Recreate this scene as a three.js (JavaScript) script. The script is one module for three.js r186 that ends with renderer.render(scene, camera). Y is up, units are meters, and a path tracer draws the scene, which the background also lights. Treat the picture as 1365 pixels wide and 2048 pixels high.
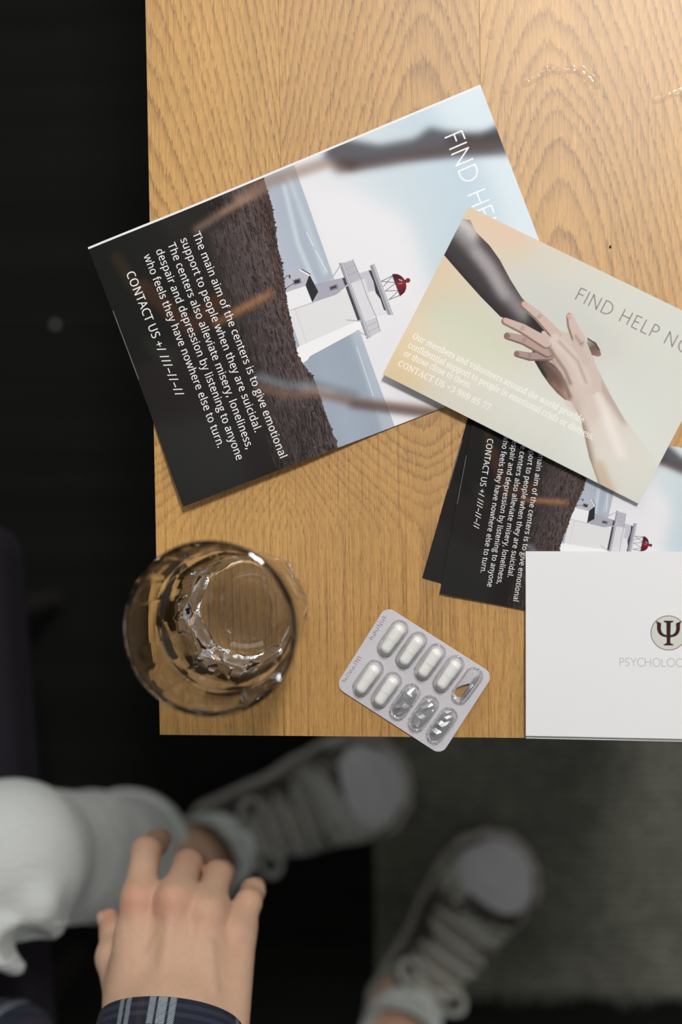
import * as THREE from 'three';
import { mergeGeometries, mergeVertices, toCreasedNormals } from 'three/addons/utils/BufferGeometryUtils.js';
import { RoundedBoxGeometry } from 'three/addons/geometries/RoundedBoxGeometry.js';
import { RectAreaLightUniformsLib } from 'three/addons/lights/RectAreaLightUniformsLib.js';

// ───────── camera, light, exposure ─────────
// World: metres, y up, floor at y = 0, table top at y = 0.74; x runs along the table's front edge, z towards the sitter.
RectAreaLightUniformsLib.init();
const scene = new THREE.Scene();
const renderer = new THREE.WebGLRenderer({ antialias: true });
renderer.toneMapping = THREE.LinearToneMapping;
renderer.toneMappingExposure = 1.0;
renderer.shadowMap.enabled = true;
const camera = new THREE.PerspectiveCamera(48.47, 1365 / 2048, 0.05, 20);
camera.position.set(0, 1.348, 0);
camera.quaternion.setFromRotationMatrix(new THREE.Matrix4().makeBasis(
  new THREE.Vector3(0.99345, -0.113118, 0.016143), new THREE.Vector3(0.013487, -0.024205, -0.999616), new THREE.Vector3(0.113465, 0.993287, -0.022521)));
camera.focus = 0.612; camera.userData.fStop = 2.7;
scene.background = new THREE.Color(0.42, 0.47, 0.52);           // even overcast sky, seen only through the window

const LAMP = { at: [0.45, 2.66, -1.16], w: 0.30, d: 0.5, power: 98 };
const WINDOWS = [{ wall: 'right', at: 0.95, y: 1.85, w: 1.5, h: 1.1, power: 0.9 }, { wall: 'back', at: -0.75, y: 1.8, w: 1.5, h: 1.2, power: 2.2 }, { wall: 'left', at: 0.9, y: 1.9, w: 1.2, h: 1.0, power: 0.8 }];
const COL = (r, g, b) => new THREE.Color().setRGB(r, g, b);

// ───────── helpers ─────────
const { clamp, lerp, smoothstep } = THREE.MathUtils;
function rng(seed) { let s = seed | 0; return () => { s = (s + 0x6d2b79f5) | 0; let t = Math.imul(s ^ (s >>> 15), 1 | s); t = (t + Math.imul(t ^ (t >>> 7), 61 | t)) ^ t; return ((t ^ (t >>> 14)) >>> 0) / 4294967296; }; }
const h3 = (x, y, z) => { let h = Math.imul(x, 374761393) ^ Math.imul(y, 668265263) ^ Math.imul(z, 1274126177); h = Math.imul(h ^ (h >>> 13), 1274126177); return ((h ^ (h >>> 16)) >>> 0) / 4294967296; };
function noise(x, y, z = 0) {                                   // value noise, -1..1
  const i = Math.floor(x), j = Math.floor(y), k = Math.floor(z), f = (t) => t * t * (3 - 2 * t), u = f(x - i), v = f(y - j), w = f(z - k);
  const row = (b, c) => lerp(h3(i, b, c), h3(i + 1, b, c), u), face = (c) => lerp(row(j, c), row(j + 1, c), v);
  return (z === k ? face(k) : lerp(face(k), face(k + 1), w)) * 2 - 1;
}
const fbm = (x, y, z = 0, n = 4) => { let s = 0, a = 0.5; for (let i = 0; i < n; i++, a *= 0.5) { s += a * noise(x, y, z); x *= 2.03; y *= 2.03; z *= 2.03; } return s; };
const used = {};
function numbered(name) { const n = used[name] = (used[name] ?? -1) + 1; return n ? name + '_' + String(n).padStart(3, '0') : name; }
function tag(o, label, category, group) { if (label) o.userData.label = label; if (category) o.userData.category = category; if (group) o.userData.group = group; return o; }
function part(name, geometry, material, parent, label) {
  const m = new THREE.Mesh(geometry, material); m.name = name; m.castShadow = m.receiveShadow = true; parent.add(m);
  if (label) m.userData.label = label;
  return m;
}
function thing(name, label, category, [x, y, z] = [0, 0, 0], turn = 0, group) {
  const o = new THREE.Group(); o.name = numbered(name); o.position.set(x, y, z); o.rotation.y = turn; scene.add(o);
  return tag(o, label, category, group);
}
function single(name, geometry, material, label, category, [x, y, z] = [0, 0, 0], turn = 0, group) {
  const m = part(numbered(name), geometry, material, scene); m.position.set(x, y, z); m.rotation.y = turn;
  return tag(m, label, category, group);
}
function structure(name, geometry, material, [x, y, z] = [0, 0, 0]) { const m = part(name, geometry, material, scene); m.position.set(x, y, z); m.userData.kind = 'structure'; return m; }
const std = (o) => new THREE.MeshStandardMaterial(o), phys = (o) => new THREE.MeshPhysicalMaterial(o);
function pixels(w, h, fn, srgb = true) {                        // fn(x, y) returns [r, g, b] 0..255
  const data = new Uint8Array(w * h * 4);
  for (let y = 0; y < h; y++) for (let x = 0; x < w; x++) { const c = fn(x, y), k = (y * w + x) * 4; data[k] = clamp(c[0], 0, 255); data[k + 1] = clamp(c[1], 0, 255); data[k + 2] = clamp(c[2], 0, 255); data[k + 3] = 255; }
  const t = new THREE.DataTexture(data, w, h); t.magFilter = THREE.LinearFilter; t.minFilter = THREE.LinearMipmapLinearFilter; t.generateMipmaps = true;
  t.wrapS = t.wrapT = THREE.RepeatWrapping; if (srgb) t.colorSpace = THREE.SRGBColorSpace; t.needsUpdate = true; return t;
}
const grey = (v) => [v, v, v];
function repeated(t, sx, sy) { const c = t.clone(); c.repeat.set(sx, sy); c.needsUpdate = true; return c; }
function indexed(pos, idx, uv) {
  const g = new THREE.BufferGeometry(); g.setAttribute('position', new THREE.Float32BufferAttribute(pos, 3));
  if (uv) g.setAttribute('uv', new THREE.Float32BufferAttribute(uv, 2));
  g.setIndex(idx); g.computeVertexNormals(); return g;
}
function grid(nu, nv, fn, flip = false) {                       // fn(u, v) returns [x, y, z, s, t]; open surface
  const pos = [], uv = [], idx = [];
  for (let j = 0; j <= nv; j++) for (let i = 0; i <= nu; i++) { const p = fn(i / nu, j / nv); pos.push(p[0], p[1], p[2]); uv.push(p[3] ?? i / nu, p[4] ?? j / nv); }
  for (let j = 0; j < nv; j++) for (let i = 0; i < nu; i++) { const a = j * (nu + 1) + i, b = a + 1, c = a + nu + 1, d = c + 1; flip ? idx.push(a, b, c, b, d, c) : idx.push(a, c, b, b, c, d); }
  return indexed(pos, idx, uv);
}
function tube(points, r, seg = 24, sides = 8, closed = false) { return new THREE.TubeGeometry(new THREE.CatmullRomCurve3(points.map((p) => new THREE.Vector3(...p)), closed), seg, r, sides, closed); }

// signed distance: tapered capsules joined by a smooth minimum, meshed with surface nets
const smin = (a, b, k) => { const h = Math.max(k - Math.abs(a - b), 0) / k; return Math.min(a, b) - h * h * k * 0.25; };
function bone(a, b, ra, rb = ra) {
  const dx = b[0] - a[0], dy = b[1] - a[1], dz = b[2] - a[2], l = 1 / (dx * dx + dy * dy + dz * dz + 1e-12);
  return (x, y, z) => { const px = x - a[0], py = y - a[1], pz = z - a[2], t = clamp((px * dx + py * dy + pz * dz) * l, 0, 1); return Math.hypot(px - dx * t, py - dy * t, pz - dz * t) - lerp(ra, rb, t); };
}
const joined = (list, k) => (x, y, z) => { let d = list[0](x, y, z); for (let i = 1; i < list.length; i++) d = smin(d, list[i](x, y, z), k); return d; };
function surface(sdf, lo, hi, cell, uvOf) {
  const n = [0, 1, 2].map((i) => Math.ceil((hi[i] - lo[i]) / cell) + 1), [nx, ny, nz] = n, at = (i, j, k) => (k * ny + j) * nx + i, f = new Float32Array(nx * ny * nz);
  for (let k = 0; k < nz; k++) for (let j = 0; j < ny; j++) for (let i = 0; i < nx; i++) f[at(i, j, k)] = sdf(lo[0] + i * cell, lo[1] + j * cell, lo[2] + k * cell);
  const vert = new Int32Array(nx * ny * nz).fill(-1), pos = [], idx = [];
  for (let k = 0; k < nz - 1; k++) for (let j = 0; j < ny - 1; j++) for (let i = 0; i < nx - 1; i++) {
    let c = 0, sx = 0, sy = 0, sz = 0;
    const edge = (a, b) => { const p = f[at(i + a[0], j + a[1], k + a[2])], q = f[at(i + b[0], j + b[1], k + b[2])]; if ((p < 0) !== (q < 0)) { const t = p / (p - q); sx += lerp(a[0], b[0], t); sy += lerp(a[1], b[1], t); sz += lerp(a[2], b[2], t); c++; } };
    for (const u of [0, 1]) for (const v of [0, 1]) { edge([0, u, v], [1, u, v]); edge([u, 0, v], [u, 1, v]); edge([u, v, 0], [u, v, 1]); }
    if (c) { vert[at(i, j, k)] = pos.length / 3; pos.push(lo[0] + (i + sx / c) * cell, lo[1] + (j + sy / c) * cell, lo[2] + (k + sz / c) * cell); }
  }
  const quad = (a, b, c, d, inside) => { if (Math.min(a, b, c, d) < 0) return; inside ? idx.push(a, b, c, a, c, d) : idx.push(a, c, b, a, d, c); };
  for (let k = 1; k < nz - 1; k++) for (let j = 1; j < ny - 1; j++) for (let i = 1; i < nx - 1; i++) {
    const a = f[at(i, j, k)] < 0;
    if (a !== f[at(i + 1, j, k)] < 0) quad(vert[at(i, j - 1, k - 1)], vert[at(i, j, k - 1)], vert[at(i, j, k)], vert[at(i, j - 1, k)], a);
    if (a !== f[at(i, j + 1, k)] < 0) quad(vert[at(i - 1, j, k - 1)], vert[at(i - 1, j, k)], vert[at(i, j, k)], vert[at(i, j, k - 1)], a);
    if (a !== f[at(i, j, k + 1)] < 0) quad(vert[at(i - 1, j - 1, k)], vert[at(i, j - 1, k)], vert[at(i, j, k)], vert[at(i - 1, j, k)], a);
  }
  const nor = [], uv = [], e = cell * 0.5;
  for (let i = 0; i < pos.length; i += 3) {
    const [x, y, z] = [pos[i], pos[i + 1], pos[i + 2]], g = [sdf(x + e, y, z) - sdf(x - e, y, z), sdf(x, y + e, z) - sdf(x, y - e, z), sdf(x, y, z + e) - sdf(x, y, z - e)], l = Math.hypot(...g) || 1;
    nor.push(g[0] / l, g[1] / l, g[2] / l); uv.push(...(uvOf ? uvOf(x, y, z) : [x, z]));
  }
  const g = new THREE.BufferGeometry(); g.setAttribute('position', new THREE.Float32BufferAttribute(pos, 3)); g.setAttribute('normal', new THREE.Float32BufferAttribute(nor, 3)); g.setAttribute('uv', new THREE.Float32BufferAttribute(uv, 2)); g.setIndex(idx); return g;
}

// ───────── the room ─────────
const wallMat = std({ color: COL(0.72, 0.71, 0.69), roughness: 0.9 });
const floorTex = pixels(512, 512, (x, y) => { const b = Math.floor(y / 64), g = fbm(x / 160 + b * 7, y / 5, b) * 0.5 + 0.5, s = (y % 64 < 1 ? 0.5 : 1); return [(15 + 10 * g) * s, (15.5 + 10 * g) * s, (14.5 + 9 * g) * s]; });
const floorMat = phys({ specularIntensity: 0.15, map: repeated(floorTex, 1 / 1.2, 1 / 1.2), roughness: 0.85 });
const flat = (w, d, h) => { const g = new THREE.BoxGeometry(w, h, d), p = g.attributes.position, uv = []; for (let i = 0; i < p.count; i++) uv.push(p.getX(i) + p.getY(i), p.getZ(i) + p.getY(i)); g.setAttribute('uv', new THREE.Float32BufferAttribute(uv, 2)); return g; };
structure('floor', flat(5.0, 5.4, 0.1), floorMat, [0, -0.05, 0]);
structure('ceiling', flat(5.0, 5.4, 0.1), std({ color: COL(0.86, 0.86, 0.85), roughness: 0.9 }), [0, 2.75, 0]);
structure('wall_front', new THREE.BoxGeometry(4.8, 2.7, 0.1), wallMat, [0, 1.35, 2.65]);
WINDOWS.forEach(({ wall, at, y, w, h, power }, k) => {            // each wall runs along its own x and faces its own +z, into the room
  const half = wall === 'back' ? 2.4 : 2.7, s = new THREE.Shape([[-half, 0], [half, 0], [half, 2.7], [-half, 2.7]].map((p) => new THREE.Vector2(...p)));
  const turn = { back: 0, left: Math.PI / 2, right: -Math.PI / 2 }[wall], place = { back: [0, 0, -2.7], left: [-2.5, 0, 0], right: [2.5, 0, 0] }[wall], u = wall === 'left' ? -at : at;
  s.holes.push(new THREE.Path([[u - w / 2, y - h / 2], [u + w / 2, y - h / 2], [u + w / 2, y + h / 2], [u - w / 2, y + h / 2]].map((p) => new THREE.Vector2(...p))));
  const wallMesh = structure('wall_' + wall, new THREE.ExtrudeGeometry(s, { depth: 0.1, bevelEnabled: false }), wallMat, place); wallMesh.rotation.y = turn;
  const win = new THREE.Group(); win.name = 'window_' + (k + 1); win.userData.kind = 'structure'; win.position.set(...place); win.rotation.y = turn; scene.add(win);
  const frame = mergeGeometries([[0, h / 2 - 0.025, w, 0.05], [0, 0.025 - h / 2, w, 0.05], [w / 2 - 0.025, 0, 0.05, h], [0.025 - w / 2, 0, 0.05, h], [0, 0, 0.04, h]].map(([a, b, c, d]) => new THREE.BoxGeometry(c, d, 0.05).translate(u + a, y + b, 0.05)));
  part('frame', frame, std({ color: COL(0.6, 0.6, 0.58), roughness: 0.5 }), win);
  part('pane', new THREE.BoxGeometry(w - 0.05, h - 0.05, 0.006).translate(u, y, 0.05), phys({ transmission: 1, thickness: 0, roughness: 0.02, color: 0xffffff }), win);
  const light = new THREE.RectAreaLight(COL(0.95, 0.98, 1), power, w, h), p = new THREE.Vector3(u, y, 0.12).applyAxisAngle(new THREE.Vector3(0, 1, 0), turn).add(new THREE.Vector3(...place)), q = new THREE.Vector3(u, y, 1).applyAxisAngle(new THREE.Vector3(0, 1, 0), turn).add(new THREE.Vector3(...place));
  light.position.copy(p); light.lookAt(q); scene.add(light);
});
{
  const [x, y, z] = LAMP.at, o = thing('ceiling_lamp', 'flat rectangular panel lamp on the ceiling above the table', 'lamp', LAMP.at);
  part('housing', new RoundedBoxGeometry(LAMP.w + 0.04, 0.04, LAMP.d + 0.04, 3, 0.008).translate(0, 0.021, 0), std({ color: COL(0.7, 0.7, 0.7), roughness: 0.4 }), o);
  part('diffuser', new THREE.BoxGeometry(LAMP.w, 0.006, LAMP.d).translate(0, -0.002, 0), std({ color: 0xffffff, emissive: 0xffffff, emissiveIntensity: 3 }), o);
  const light = new THREE.RectAreaLight(COL(1, 0.975, 0.945), LAMP.power, LAMP.w, LAMP.d); light.position.set(x, y - 0.012, z); light.lookAt(x, 0, z); scene.add(light);
}

// ───────── the table ─────────
const TOP = 0.74, FRONT = 0.1352, BACK = -1.05;
// oak: rings that meet the face as cathedrals round a centre line (cx, mm), drawn in pores that run along the board
function oak(seed, width, cx, k, period, tone) {
  const W = Math.round(width * 4.4), H = 2048, mm = 455 / H;
  return pixels(W, H, (px, py) => {
    const x = px / 4.4, y = (H - 1 - py) * mm, wob = fbm(x * 0.02 + seed, y * 0.008, seed, 3);   // x across, y from back to front
    const fibre = noise(x * 2.6, y * 0.09 + seed * 3.1, seed), fine = noise(x * 6.5, y * 0.22, seed + 9), pore = noise(x * 4.2, y * 0.34, seed + 4);
    const dx = x - cx - 9 * fbm(y * 0.006, seed * 1.7, 0, 2), front = smoothstep(y, 215, 300);
    const L = y * lerp(1, 0.16, front) - k * Math.abs(dx) ** 1.5 * (1 + 0.25 * wob) + 34 * wob * lerp(1, 0.6, front) + fibre * 3.2 + fine * 2 + 5 * fbm(x * 0.12, y * 0.02, seed + 2, 3);
    const p = L / period + 1.3 * fbm(L * 0.012, seed, 0, 2), t = p - Math.floor(p), steep = Math.min(1, Math.abs(dx) / 18);
    let band = (t < 0.06 ? t / 0.06 : Math.exp(-(t - 0.06) * lerp(3.6, 5, steep))) * (0.62 + 0.38 * clamp(0.5 + pore * 1.1, 0, 1));
    band *= lerp(1, 0.55, front) * (0.75 + 0.5 * h3(Math.floor(p), seed, 3));
    const streak = clamp(noise(x * 3.4, y * 0.05, seed + 7) * 0.5 + noise(x * 9, y * 0.12, seed + 8) * 0.5, -1, 1), line = Math.max(0, noise(x * 1.9, y * 0.012, seed + 5) - 0.45) * 1.1;
    const dark = clamp(0.07 + band * 0.72 + line * lerp(0.55, 0.9, front) + Math.max(0, pore) * lerp(0.16, 0.3, front) - streak * 0.17, 0, 1), v = 1 + 0.07 * fbm(x * 0.05, y * 0.01, seed + 6, 3) + 0.05 * fine;
    return [lerp(tone[0], 124, dark) * v, lerp(tone[1], 82, dark) * v, lerp(tone[2], 32, dark) * v];
  });
}
const boards = [
  { x0: -172, x1: -99, tex: oak(3, 73, -4, 0.44, 21, [204, 156, 82]) },
  { x0: -99, x1: 8, tex: oak(11, 107, 76, 0.40, 19, [198, 150, 80]) },
  { x0: 8, x1: 115, tex: oak(23, 107, 40, 0.43, 22, [202, 154, 84]) },
];
boards.push({ x0: 115, x1: 238, tex: boards[1].tex });
const table = thing('table', 'oak table top with visible boards and wavy grain, on black steel legs', 'table', [0.033, 0, -0.457]);
const top = new THREE.Group(); top.name = 'tabletop'; table.add(top);
for (const b of boards) {
  const w = (b.x1 - b.x0) / 1000, len = FRONT - BACK, g = new RoundedBoxGeometry(w, 0.026, len, 2, 0.00022), p = g.attributes.position, n = g.attributes.normal, uv = [];
  for (let i = 0; i < p.count; i++) {
    const z = p.getZ(i) + (FRONT + BACK) / 2 + 0.27, side = Math.abs(n.getY(i)) < 0.5;
    uv.push((p.getX(i) / w) + 0.5, 1 - (z + (side ? (0.013 - p.getY(i)) : 0)) / 0.455);
  }
  g.setAttribute('uv', new THREE.Float32BufferAttribute(uv, 2));
  b.tex.wrapT = THREE.MirroredRepeatWrapping;
  b.mat ??= phys({ map: b.tex, bumpMap: b.tex, bumpScale: 0.00009, roughness: 0.56, clearcoat: 1, clearcoatRoughness: 0.45 });
  part('board', g, b.mat, top).position.set((b.x0 + b.x1) / 2000 - 0.033, TOP - 0.013, (FRONT + BACK) / 2 + 0.457);
}
{
  const steel = std({ color: COL(0.02, 0.02, 0.02), roughness: 0.5, metalness: 0.3 });
  for (const x of [-0.13, 0.196]) for (const z of [BACK + 0.06, 0.08]) part('leg', new RoundedBoxGeometry(0.036, TOP - 0.0605, 0.036, 2, 0.003), steel, table).position.set(x - 0.033, (TOP - 0.052) / 2 + 0.00425, z + 0.457);
  for (const z of [BACK + 0.06, 0.08]) part('rail', new RoundedBoxGeometry(0.362, 0.026, 0.036, 2, 0.003), steel, table).position.set(0, TOP - 0.039, z + 0.457);
  for (const x of [-0.13, 0.196]) part('rail', new RoundedBoxGeometry(0.036, 0.026, 1.05, 2, 0.003), steel, table).position.set(x - 0.033, TOP - 0.039, -0.485 + 0.457);
}

// ───────── printed matter ─────────
function sheetCanvas(w, h, S, draw) {                           // w, h in millimetres
  const c = document.createElement('canvas'); c.width = Math.round(w * S); c.height = Math.round(h * S);
  const g = c.getContext('2d'); g.scale(S, S); draw(g, S);
  const t = new THREE.CanvasTexture(c); t.colorSpace = THREE.SRGBColorSpace; t.anisotropy = 8; return t;
}
const poly = (g, fill, ...p) => { g.fillStyle = fill; g.beginPath(); for (let i = 0; i < p.length; i += 2) g.lineTo(p[i], p[i + 1]); g.closePath(); g.fill(); };
const stroke = (g, colour, w, ...p) => { g.strokeStyle = colour; g.lineWidth = w; g.lineCap = g.lineJoin = 'round'; g.beginPath(); for (let i = 0; i < p.length; i += 2) g.lineTo(p[i], p[i + 1]); g.stroke(); };
const soft = (g, r, fn) => { g.save(); g.filter = `blur(${r}px)`; fn(); g.restore(); };
function fade(g, x0, y0, x1, y1, ...stops) { const f = g.createLinearGradient(x0, y0, x1, y1); stops.forEach((s, i) => f.addColorStop(Array.isArray(s) ? s[0] : i / (stops.length - 1), Array.isArray(s) ? s[1] : s)); return f; }
function fitted(g, text, x0, y0, x1, y1, size, colour, face = 'sans-serif') {   // a line of print from (x0, y0) to (x1, y1) on its baseline
  g.save(); g.font = `100px ${face}`; g.fillStyle = colour; g.textBaseline = 'alphabetic';
  g.translate(x0, y0); g.rotate(Math.atan2(y1 - y0, x1 - x0)); g.scale(Math.hypot(x1 - x0, y1 - y0) / g.measureText(text).width, size / 100); g.fillText(text, 0, 0); g.restore();
}
// thin display capitals: strokes on a cap height of 1, baseline at y = 1, then the advance
const arc = (cx, cy, rx, ry, a0, a1, n = 14) => Array.from({ length: n + 1 }, (_, i) => { const a = lerp(a0, a1, i / n) * Math.PI / 180; return [cx + rx * Math.cos(a), cy + ry * Math.sin(a)]; }).flat();
const CAPS = {
  F: [[[0, 1, 0, 0, 0.46, 0], [0, 0.48, 0.4, 0.48]], 0.6], I: [[[0, 0, 0, 1]], 0.22], N: [[[0, 1, 0, 0, 0.68, 1, 0.68, 0]], 0.92], ' ': [[], 0.36],
  D: [[[0, 0, 0, 1, 0.22, 1, ...arc(0.25, 0.5, 0.5, 0.5, 90, -90), 0, 0]], 0.94], H: [[[0, 0, 0, 1], [0.66, 0, 0.66, 1], [0, 0.48, 0.66, 0.48]], 0.9],
  E: [[[0.44, 0, 0, 0, 0, 1, 0.46, 1], [0, 0.48, 0.38, 0.48]], 0.64], L: [[[0, 0, 0, 1, 0.44, 1]], 0.58], P: [[[0, 1, 0, 0, 0.2, 0, ...arc(0.2, 0.27, 0.27, 0.27, -90, 90), 0, 0.54]], 0.62],
  O: [[arc(0.46, 0.5, 0.46, 0.52, 0, 360, 28)], 1.08], W: [[[0, 0, 0.27, 1, 0.52, 0.1, 0.77, 1, 1.04, 0]], 1.2], S: [[[...arc(0.24, 0.25, 0.21, 0.26, -35, -270), ...arc(0.24, 0.755, 0.23, 0.25, -90, 150)]], 0.64],
  Y: [[[0, 0, 0.33, 0.5, 0.66, 0], [0.33, 0.5, 0.33, 1]], 0.78], C: [[arc(0.46, 0.5, 0.46, 0.52, -48, -312, 22)], 0.9], G: [[[...arc(0.46, 0.5, 0.46, 0.52, -48, -325, 22), 0.84, 0.55]], 1.0],
};
function capitals(g, text, x, y, size, weight, colour, gap = 0) { for (const ch of text) { const [lines, w] = CAPS[ch]; for (const l of lines) stroke(g, colour, weight, ...l.map((v, i) => (i % 2 ? y - size + v * size : x + v * size))); x += (w + gap) * size; } }
const R1 = rng(41);

const LH = { w: 150, h: 227 };
const lighthousePrint = sheetCanvas(LH.w, LH.h, 8.9, (g) => {
  g.fillStyle = fade(g, 0, 0, 0, 110, '#cbdbe5', '#c3d3de', '#ccd9e0', '#dbe1e6', '#e0e3e7'); g.fillRect(0, 0, 150, 110);
  soft(g, 40, () => { poly(g, '#e9e8ec', 20, 85, 50, 60, 120, 62, 160, 40, 160, 110, 0, 110); poly(g, '#bccfdc', 60, 26, 150, 18, 150, 46, 90, 48); poly(g, '#d9e5ec', -10, -10, 160, -10, 160, 14, 30, 12, 0, 30); });
  g.fillStyle = fade(g, 0, 105, 0, 140, '#b3bcc8', '#aab4c2', '#b4bcca', '#a9b1bf'); g.beginPath(); [[-2, 106], [65, 107.5], [98, 104.6], [122, 105], [152, 105], [152, 142], [-2, 142]].forEach((p) => g.lineTo(...p)); g.fill();
  soft(g, 7, () => { stroke(g, 'rgba(214,222,230,.75)', 2.2, 8, 115, 40, 119, 66, 118); stroke(g, 'rgba(205,214,222,.6)', 2.6, 5, 111, 60, 111); poly(g, 'rgba(140,153,170,.55)', 92, 110, 152, 112, 152, 138, 92, 138); });
  stroke(g, '#e6ebf0', 0.4, 36, 112.5, 44, 111.8); stroke(g, '#e6ebf0', 0.4, 47, 111.4, 60, 109.8); stroke(g, '#d7dee6', 0.4, 103, 109, 131, 110);
  // lighthouse
  poly(g, '#b9b8c4', 56.8, 133.6, 53.6, 122.5, 57.9, 119.2, 62.4, 123.2, 61.5, 135); poly(g, '#ecebee', 61.7, 135.5, 62.4, 123.2, 72, 122.9, 71.2, 137);
  poly(g, '#a9a8b6', 63.3, 118.9, 66, 102.5, 70.4, 101.1, 73, 109.6, 72.5, 121.6, 67.9, 117.9); poly(g, '#e2e0e3', 71.2, 137, 73, 109.6, 72.3, 101.8, 89.8, 101.5, 90.3, 103.9, 91.4, 137.5);
  poly(g, '#f2f1f2', 91.4, 137.5, 90.2, 102.4, 94.7, 102.2, 98.5, 134.3, 100, 136.3, 100.7, 139.8, 92, 141); stroke(g, '#cfcdd2', 0.35, 71.5, 132.8, 91.3, 133.4); stroke(g, '#b5b3bc', 0.3, 72.4, 122, 71.6, 136);
  poly(g, '#2a2a2e', 62.1, 123, 57.6, 119.1, 67.9, 117.9, 72, 122.9); stroke(g, '#e6e4e8', 0.9, 53.4, 122.9, 57.8, 119.3); stroke(g, '#3a373d', 0.45, 53.3, 122.1, 57.6, 118.6);
  poly(g, '#7d7b88', 57, 128.6, 57.3, 124.3, 60.2, 124.7, 59.8, 128.8); poly(g, '#2d2a33', 57.6, 128, 57.9, 125.2, 59.5, 125.4, 59.2, 128.1); poly(g, '#7d7b88', 67.6, 111.6, 67.8, 107, 70.3, 107.2, 70, 111.8); poly(g, '#3b3138', 68.3, 111, 68.4, 107.9, 69.4, 108, 69.2, 111.2);
  poly(g, '#c6c4ce', 66.9, 93.8, 67.6, 88, 92.3, 88.2, 91.1, 94.1, 92, 101.6, 70.4, 101.1); poly(g, '#dcdae0', 70.4, 101.1, 70.8, 92.2, 91.1, 94.1, 92, 101.6); poly(g, '#e3e1e6', 78, 93, 79, 88.2, 92, 88.3, 91, 94);
  poly(g, '#b9b7c2', 58.6, 100.5, 59, 94.6, 69.4, 94, 70.4, 101.1); poly(g, '#cbc9d2', 92, 101.6, 92, 93.7, 100, 94.4, 101.1, 101.2); for (const x of [62, 65.5, 94.5, 97.5]) stroke(g, '#96949f', 0.2, x, 94.4, x + 0.4, 100.6); stroke(g, '#8f8d98', 0.3, 58.9, 94.6, 69.4, 94.1, 80, 94.4, 92, 93.7, 100, 94.4);
  poly(g, '#44404a', 66, 103.3, 66.2, 101.5, 90, 101.6, 90.3, 103.6); poly(g, '#a5a3ae', 58, 101.8, 58.5, 99.9, 101.2, 100.3, 101, 102.1); stroke(g, '#e0dfe4', 0.35, 58.3, 100.4, 101, 100.9); stroke(g, '#5e5a66', 0.35, 58.1, 102, 101, 102.3);
  poly(g, '#3d3640', 67.4, 88.8, 68, 87.4, 91, 87.6, 90, 88.5, 84, 88.3, 80, 89.4, 74, 88.4); poly(g, '#a7a6b0', 65.4, 87.4, 65.2, 84.7, 94.4, 84.8, 93.2, 87.7); stroke(g, '#d6d5dc', 0.4, 65.4, 85.3, 94.2, 85.5); stroke(g, '#76747f', 0.3, 65.5, 86.6, 93.5, 86.8);
  stroke(g, '#77747e', 0.4, 75.4, 84.5, 74.8, 77.6); stroke(g, '#77747e', 0.4, 86, 84, 86, 77.6); stroke(g, '#5a5660', 0.3, 75.4, 84.4, 79, 77.4, 81, 84.4, 83.4, 77.4, 86, 84.2); stroke(g, '#5a5660', 0.3, 78.4, 84.4, 75, 78, 86, 78); stroke(g, '#3c2026', 0.4, 74.2, 77.6, 86.4, 77.6);
  g.fillStyle = fade(g, 74, 75, 86, 75, '#3a1a20', '#4a1a22', '#8e1f2c', '#6b1722', '#40131b'); g.beginPath(); g.moveTo(74.1, 77.5); g.bezierCurveTo(74.6, 74.4, 77.6, 72.6, 80.3, 72.6); g.bezierCurveTo(83.4, 72.6, 85.9, 74.4, 86.2, 77.5); g.fill();
  stroke(g, '#b7b9c8', 0.6, 78, 75.4, 79.2, 74.2); stroke(g, '#8e93a6', 0.4, 80, 76.4, 80.6, 74.4); g.fillStyle = '#7a2a30'; g.beginPath(); g.arc(80.2, 71.2, 1.25, 0, 7); g.fill(); stroke(g, '#3a1a20', 0.5, 79.6, 72.5, 80.8, 72.5);
  for (const l of [[64.6, 109.1, 59.5, 102], [73, 109.6, 70.4, 101.9], [87.9, 109.1, 91.1, 102.3], [95.2, 105.8, 99.8, 102]]) { stroke(g, '#d3d1d8', 0.7, ...l); stroke(g, '#918f9a', 0.25, l[0] - 0.3, l[1], l[2] - 0.3, l[3]); }
  stroke(g, '#5e5a66', 0.4, 55, 133.5, 53.6, 130.6, 54.6, 129); stroke(g, '#4a3b42', 0.8, 54, 129.3, 55.2, 129.6); stroke(g, '#5e5a66', 0.4, 59.8, 134, 58.9, 129, 58.6, 128.5);
  // ground with a ragged crest
  const crest = [-1, 124, 6.6, 124.5, 14.7, 125.2, 22.7, 126.6, 30.8, 128.6, 39.1, 130.5, 47.8, 131.4, 54.7, 132.9, 61.7, 134.8, 68.6, 136.2, 78.7, 137.6, 89.9, 139.8, 95.1, 140.3, 100.7, 139.6, 110.5, 136.8, 124.7, 137.1, 137.4, 137.5, 151.1, 137.7];
  const edge = []; for (let i = 0; i < crest.length - 2; i += 2) for (let k = 0; k < 12; k++) { const t = k / 12; edge.push(lerp(crest[i], crest[i + 2], t), lerp(crest[i + 1], crest[i + 3], t) - 0.7 * R1() * (R1() < 0.15 ? 2.6 : 1)); }
  g.fillStyle = fade(g, 0, 124, 0, 190, '#46342f', '#564a49', '#423939', '#231f1d', '#181816'); g.beginPath(); for (let i = 0; i < edge.length; i += 2) g.lineTo(edge[i], edge[i + 1]); g.lineTo(151, 228); g.lineTo(-1, 228); g.fill();
  g.save(); g.clip();
  soft(g, 30, () => { poly(g, '#1f1b1a', -5, 165, 155, 172, 155, 232, -5, 232); poly(g, '#141413', -5, 185, 60, 185, 70, 232, -5, 232); poly(g, '#242422', 110, 190, 155, 185, 155, 232, 100, 232); poly(g, '#211d1a', -5, 150, 12, 140, 14, 175, -5, 185); });
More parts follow.
